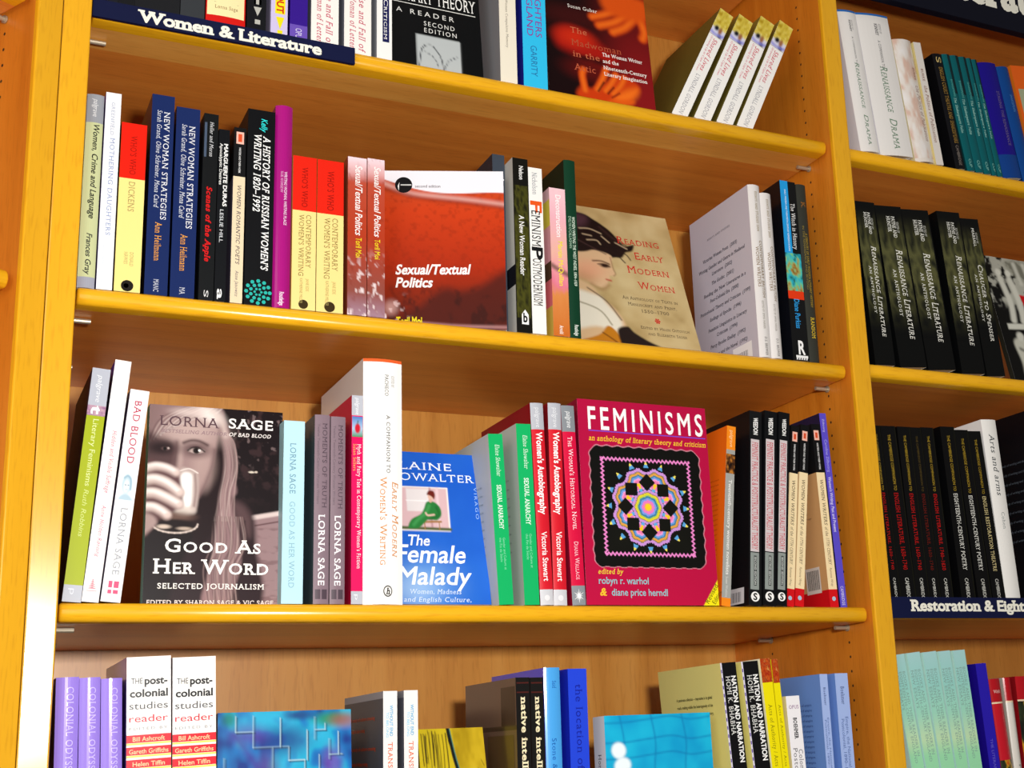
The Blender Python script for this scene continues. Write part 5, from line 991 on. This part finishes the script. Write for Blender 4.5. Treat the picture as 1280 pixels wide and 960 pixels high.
for i, w in enumerate(('first', 'second', 'third', 'fourth')):
    spine('rl_%d' % i, '%s of four thick black anthologies from the left, middle right bay' % w, '#0b0c0c', side='#08090a', group='four black anthologies', art=[(.03, .80, .0, .96, A)], down=[('EDITED BY', .10, .17, .76, .09, '#c8c8c0', 's'), ('PAYNE AND', .065, .20, .62, .13, '#e4e4dc', 'sb'), ('HUNTER', .065, .165, .44, .13, '#e4e4dc', 'sb'), ('Renaissance', .275, .565, .66, .24, '#ecebe2', 'sci'), ('Literature', .585, .83, .66, .24, '#ecebe2', 'sci'), ('AN ANTHOLOGY', .40, .69, .36, .11, '#d8d8d0', 'sbW')])
spine('chaucer', 'thick black anthology beside the black and white statue cover', '#0b0c0c', side='#08090a', group=G5.replace('upper', 'middle'), art=[(.03, .70, .0, .96, A)], down=[('EDITED BY', .09, .16, .76, .09, '#c8c8c0', 's'), ('PEARSALL', .06, .18, .60, .13, '#e4e4dc', 'sb'), ('Chaucer to Spenser', .30, .785, .66, .25, '#ecebe2', 'sci'), ('AN ANTHOLOGY', .36, .66, .34, .11, '#d8d8d0', 'sbW')])
A = Art(90, 130, '#0c0c0c', 1.35)
A.mix(smooth(.45, .6, A.noise(12, 16, 71))*smooth(.45, .35, A.Y), '#b8b8ac', .9); A.poly([(.3, .02), (1, .02), (1, .22), (.5, .2)], '#8a8a7c', .03, .7)
for x in (.40, .52, .64, .78): A.line([(x, .04), (x+.03, .2)], .05, '#c8c8bc', .02, .9)
for x in (.20, .32): A.line([(x-.03, .18), (x, .28), (x+.02, .40), (x+.0, .52)], .07, '#d0d0c4', .02); A.ell(x-.03, .13, .035, .03, '#d8d8cc', .4); A.line([(x+.06, .20), (x+.1, .36), (x+.12, .5)], .03, '#b0b0a4', .015)
A.poly([(.10, .555), (.48, .53), (.48, .575), (.10, .60)], '#d4d4c8', .01, curved=False); A.poly([(.12, .70), (.22, .66), (.30, .72), (.32, .85), (.36, 1.02), (.16, 1.02), (.15, .85)], '#c4c4b6', .02); A.ell(.22, .65, .045, .035, '#d0d0c4', .4); A.line([(.18, .75), (.28, .80), (.22, .9)], .03, '#4a4a44', .02, .8)
A.poly([(.36, .30), (1.02, .33), (1.02, .72), (.46, .72)], '#cc1018', .006, curved=False)
facing('statues', 'black and white cover of carved figures with a red panel, far right', A, [('Ch', .46, .60, .40, .05, '#e08a80', 's'), ('Co', .50, .64, .50, .05, '#e08a80', 's')], '#2a2820', '#202020', group='books on the middle shelf of the right bay')
cambt = [('ENGLISH LITERATURE, 1650–1740', '#b81414'), ('ENGLISH LITERATURE, 1650–1740', '#b81414'), ('ENGLISH LITERATURE, 1650–1740', '#b81414'), ('ENGLISH LITERATURE, 1650–1740', '#6a1a10'), ('ENGLISH LITERATURE, 1740–1830', '#c01616'), ('EIGHTEENTH-CENTURY POETRY', '#e8e8e0'), ('EIGHTEENTH-CENTURY POETRY', '#e8e8e0'), ('ENGLISH RESTORATION THEATRE', '#d8c890')]
place = ['first from the left, mostly behind the post', 'second from the left', 'third from the left', 'fourth from the left', 'fifth from the left', 'sixth from the left with white title', 'seventh from the left with white title', 'rightmost, beside the white book']
for i, (t, c) in enumerate(cambt):
    spine('camb_%d' % i, 'narrow black companion spine, '+place[i], '#0b0b0c', side='#08080a', group='row of black companion books', gloss=False, rects=[(0, 1, .93, 1, '#16160e')], down=[('THE CAMBRIDGE COMPANION TO', .05, .37, .5, .19, '#b4962c' if i != 3 else '#5a4a20', 't'), (t, .385, .815, .5, .28, c, 's'), ('CAMBRIDGE', .86, .985, .5, .24, '#d8d8d0', 'c')])
spine('arts', 'white spine between black books in the lower right bay', '#f0eeea', side='#e4e2e2', bulge=.002, hard=True, group='books above the lower right sign', down=[('Arts and arms', .08, .42, .52, .34, '#3c4448', 'si'), ('Cohen', .51, .60, .55, .22, '#9aa0a0', 's')])
spine('blackside', 'black book with faint lines of text right of the white spine', '#101014', side='#0e0e12', group='books above the lower right sign', gloss=True, stext=[('a study of writing and the stage', .50, .92, .26+.05*i, .012, '#5a626c', 'i') for i in range(9)])
for i, w in enumerate(('first', 'second', 'third', 'fourth', 'fifth')):
    A = Art(8, 60, '#9ed8c8', 8); A.ramp(A.Y, [(0, '#a8d4d4'), (.15, '#98d4cc'), (.30, '#a0dcc4'), (.42, '#c4e4b8'), (.5, '#9ce0b0'), (1, '#90dca8')])
    spine('aqua_%d' % i, '%s of five pale aqua spines from the left, bottom right bay' % w, '#9ed8c8', side='#c4e8e0', right='#8ccabc', group='five pale aqua books', art=[(0, 1, .04, .97, A)], down=[('BOOKS AND THEIR READERS IN', .085, .50, .72, .19, '#84a49c', 's'), ('EIGHTEENTH-CENTURY ENGLAND', .085, .53, .46, .19, '#84a49c', 's'), ('NEW ESSAYS', .085, .27, .20, .19, '#84a49c', 's')])
spine('indigo_r4', 'indigo spine with purple side right of the aqua books', '#2616b0', side='#1c0c8a', gloss=True, group='books at the bottom right corner', down=[('THE LITERARY UNDERGROUND', .40, .80, .5, .24, '#6a60d0', '')])
A = Art(20, 60, '#141410', 4); A.ramp(A.noise(4, 9, 81), [(.3, '#101410'), (.5, '#2c341c'), (.62, '#c8a020'), (.72, '#c03c14'), (.9, '#1c1c14')])
for k, w, b in (('red_a', 'first', '#c01426'), ('red_b', 'second', '#d8d4cc'), ('red_c', 'third', '#2a2016')):
    spine(k, '%s of three red topped glossy spines at the bottom right corner' % w, b, side='#8a1018' if k != 'red_b' else '#b0a89c', bulge=.003, gloss=True, group='three red topped glossy books', bands=[(0, .14, '#b0101c')], rects=[(.135, .145, 0, 1, '#e8d0b0')], art=[(.47, 1, .0, 1, A)] if k == 'red_a' else ([(.15, 1, 0, 1, A)] if k == 'red_c' else []), across=[('WAR', .2, .8, .075, .22, '#e8c8c0', 's')] if k == 'red_a' else [], down=[('Feminist Criticism', .50, .9, .6, .26, '#5a5a58', 's')] if k == 'red_b' else [])

bpy.data.objects.remove(_to); bpy.data.curves.remove(_tc)
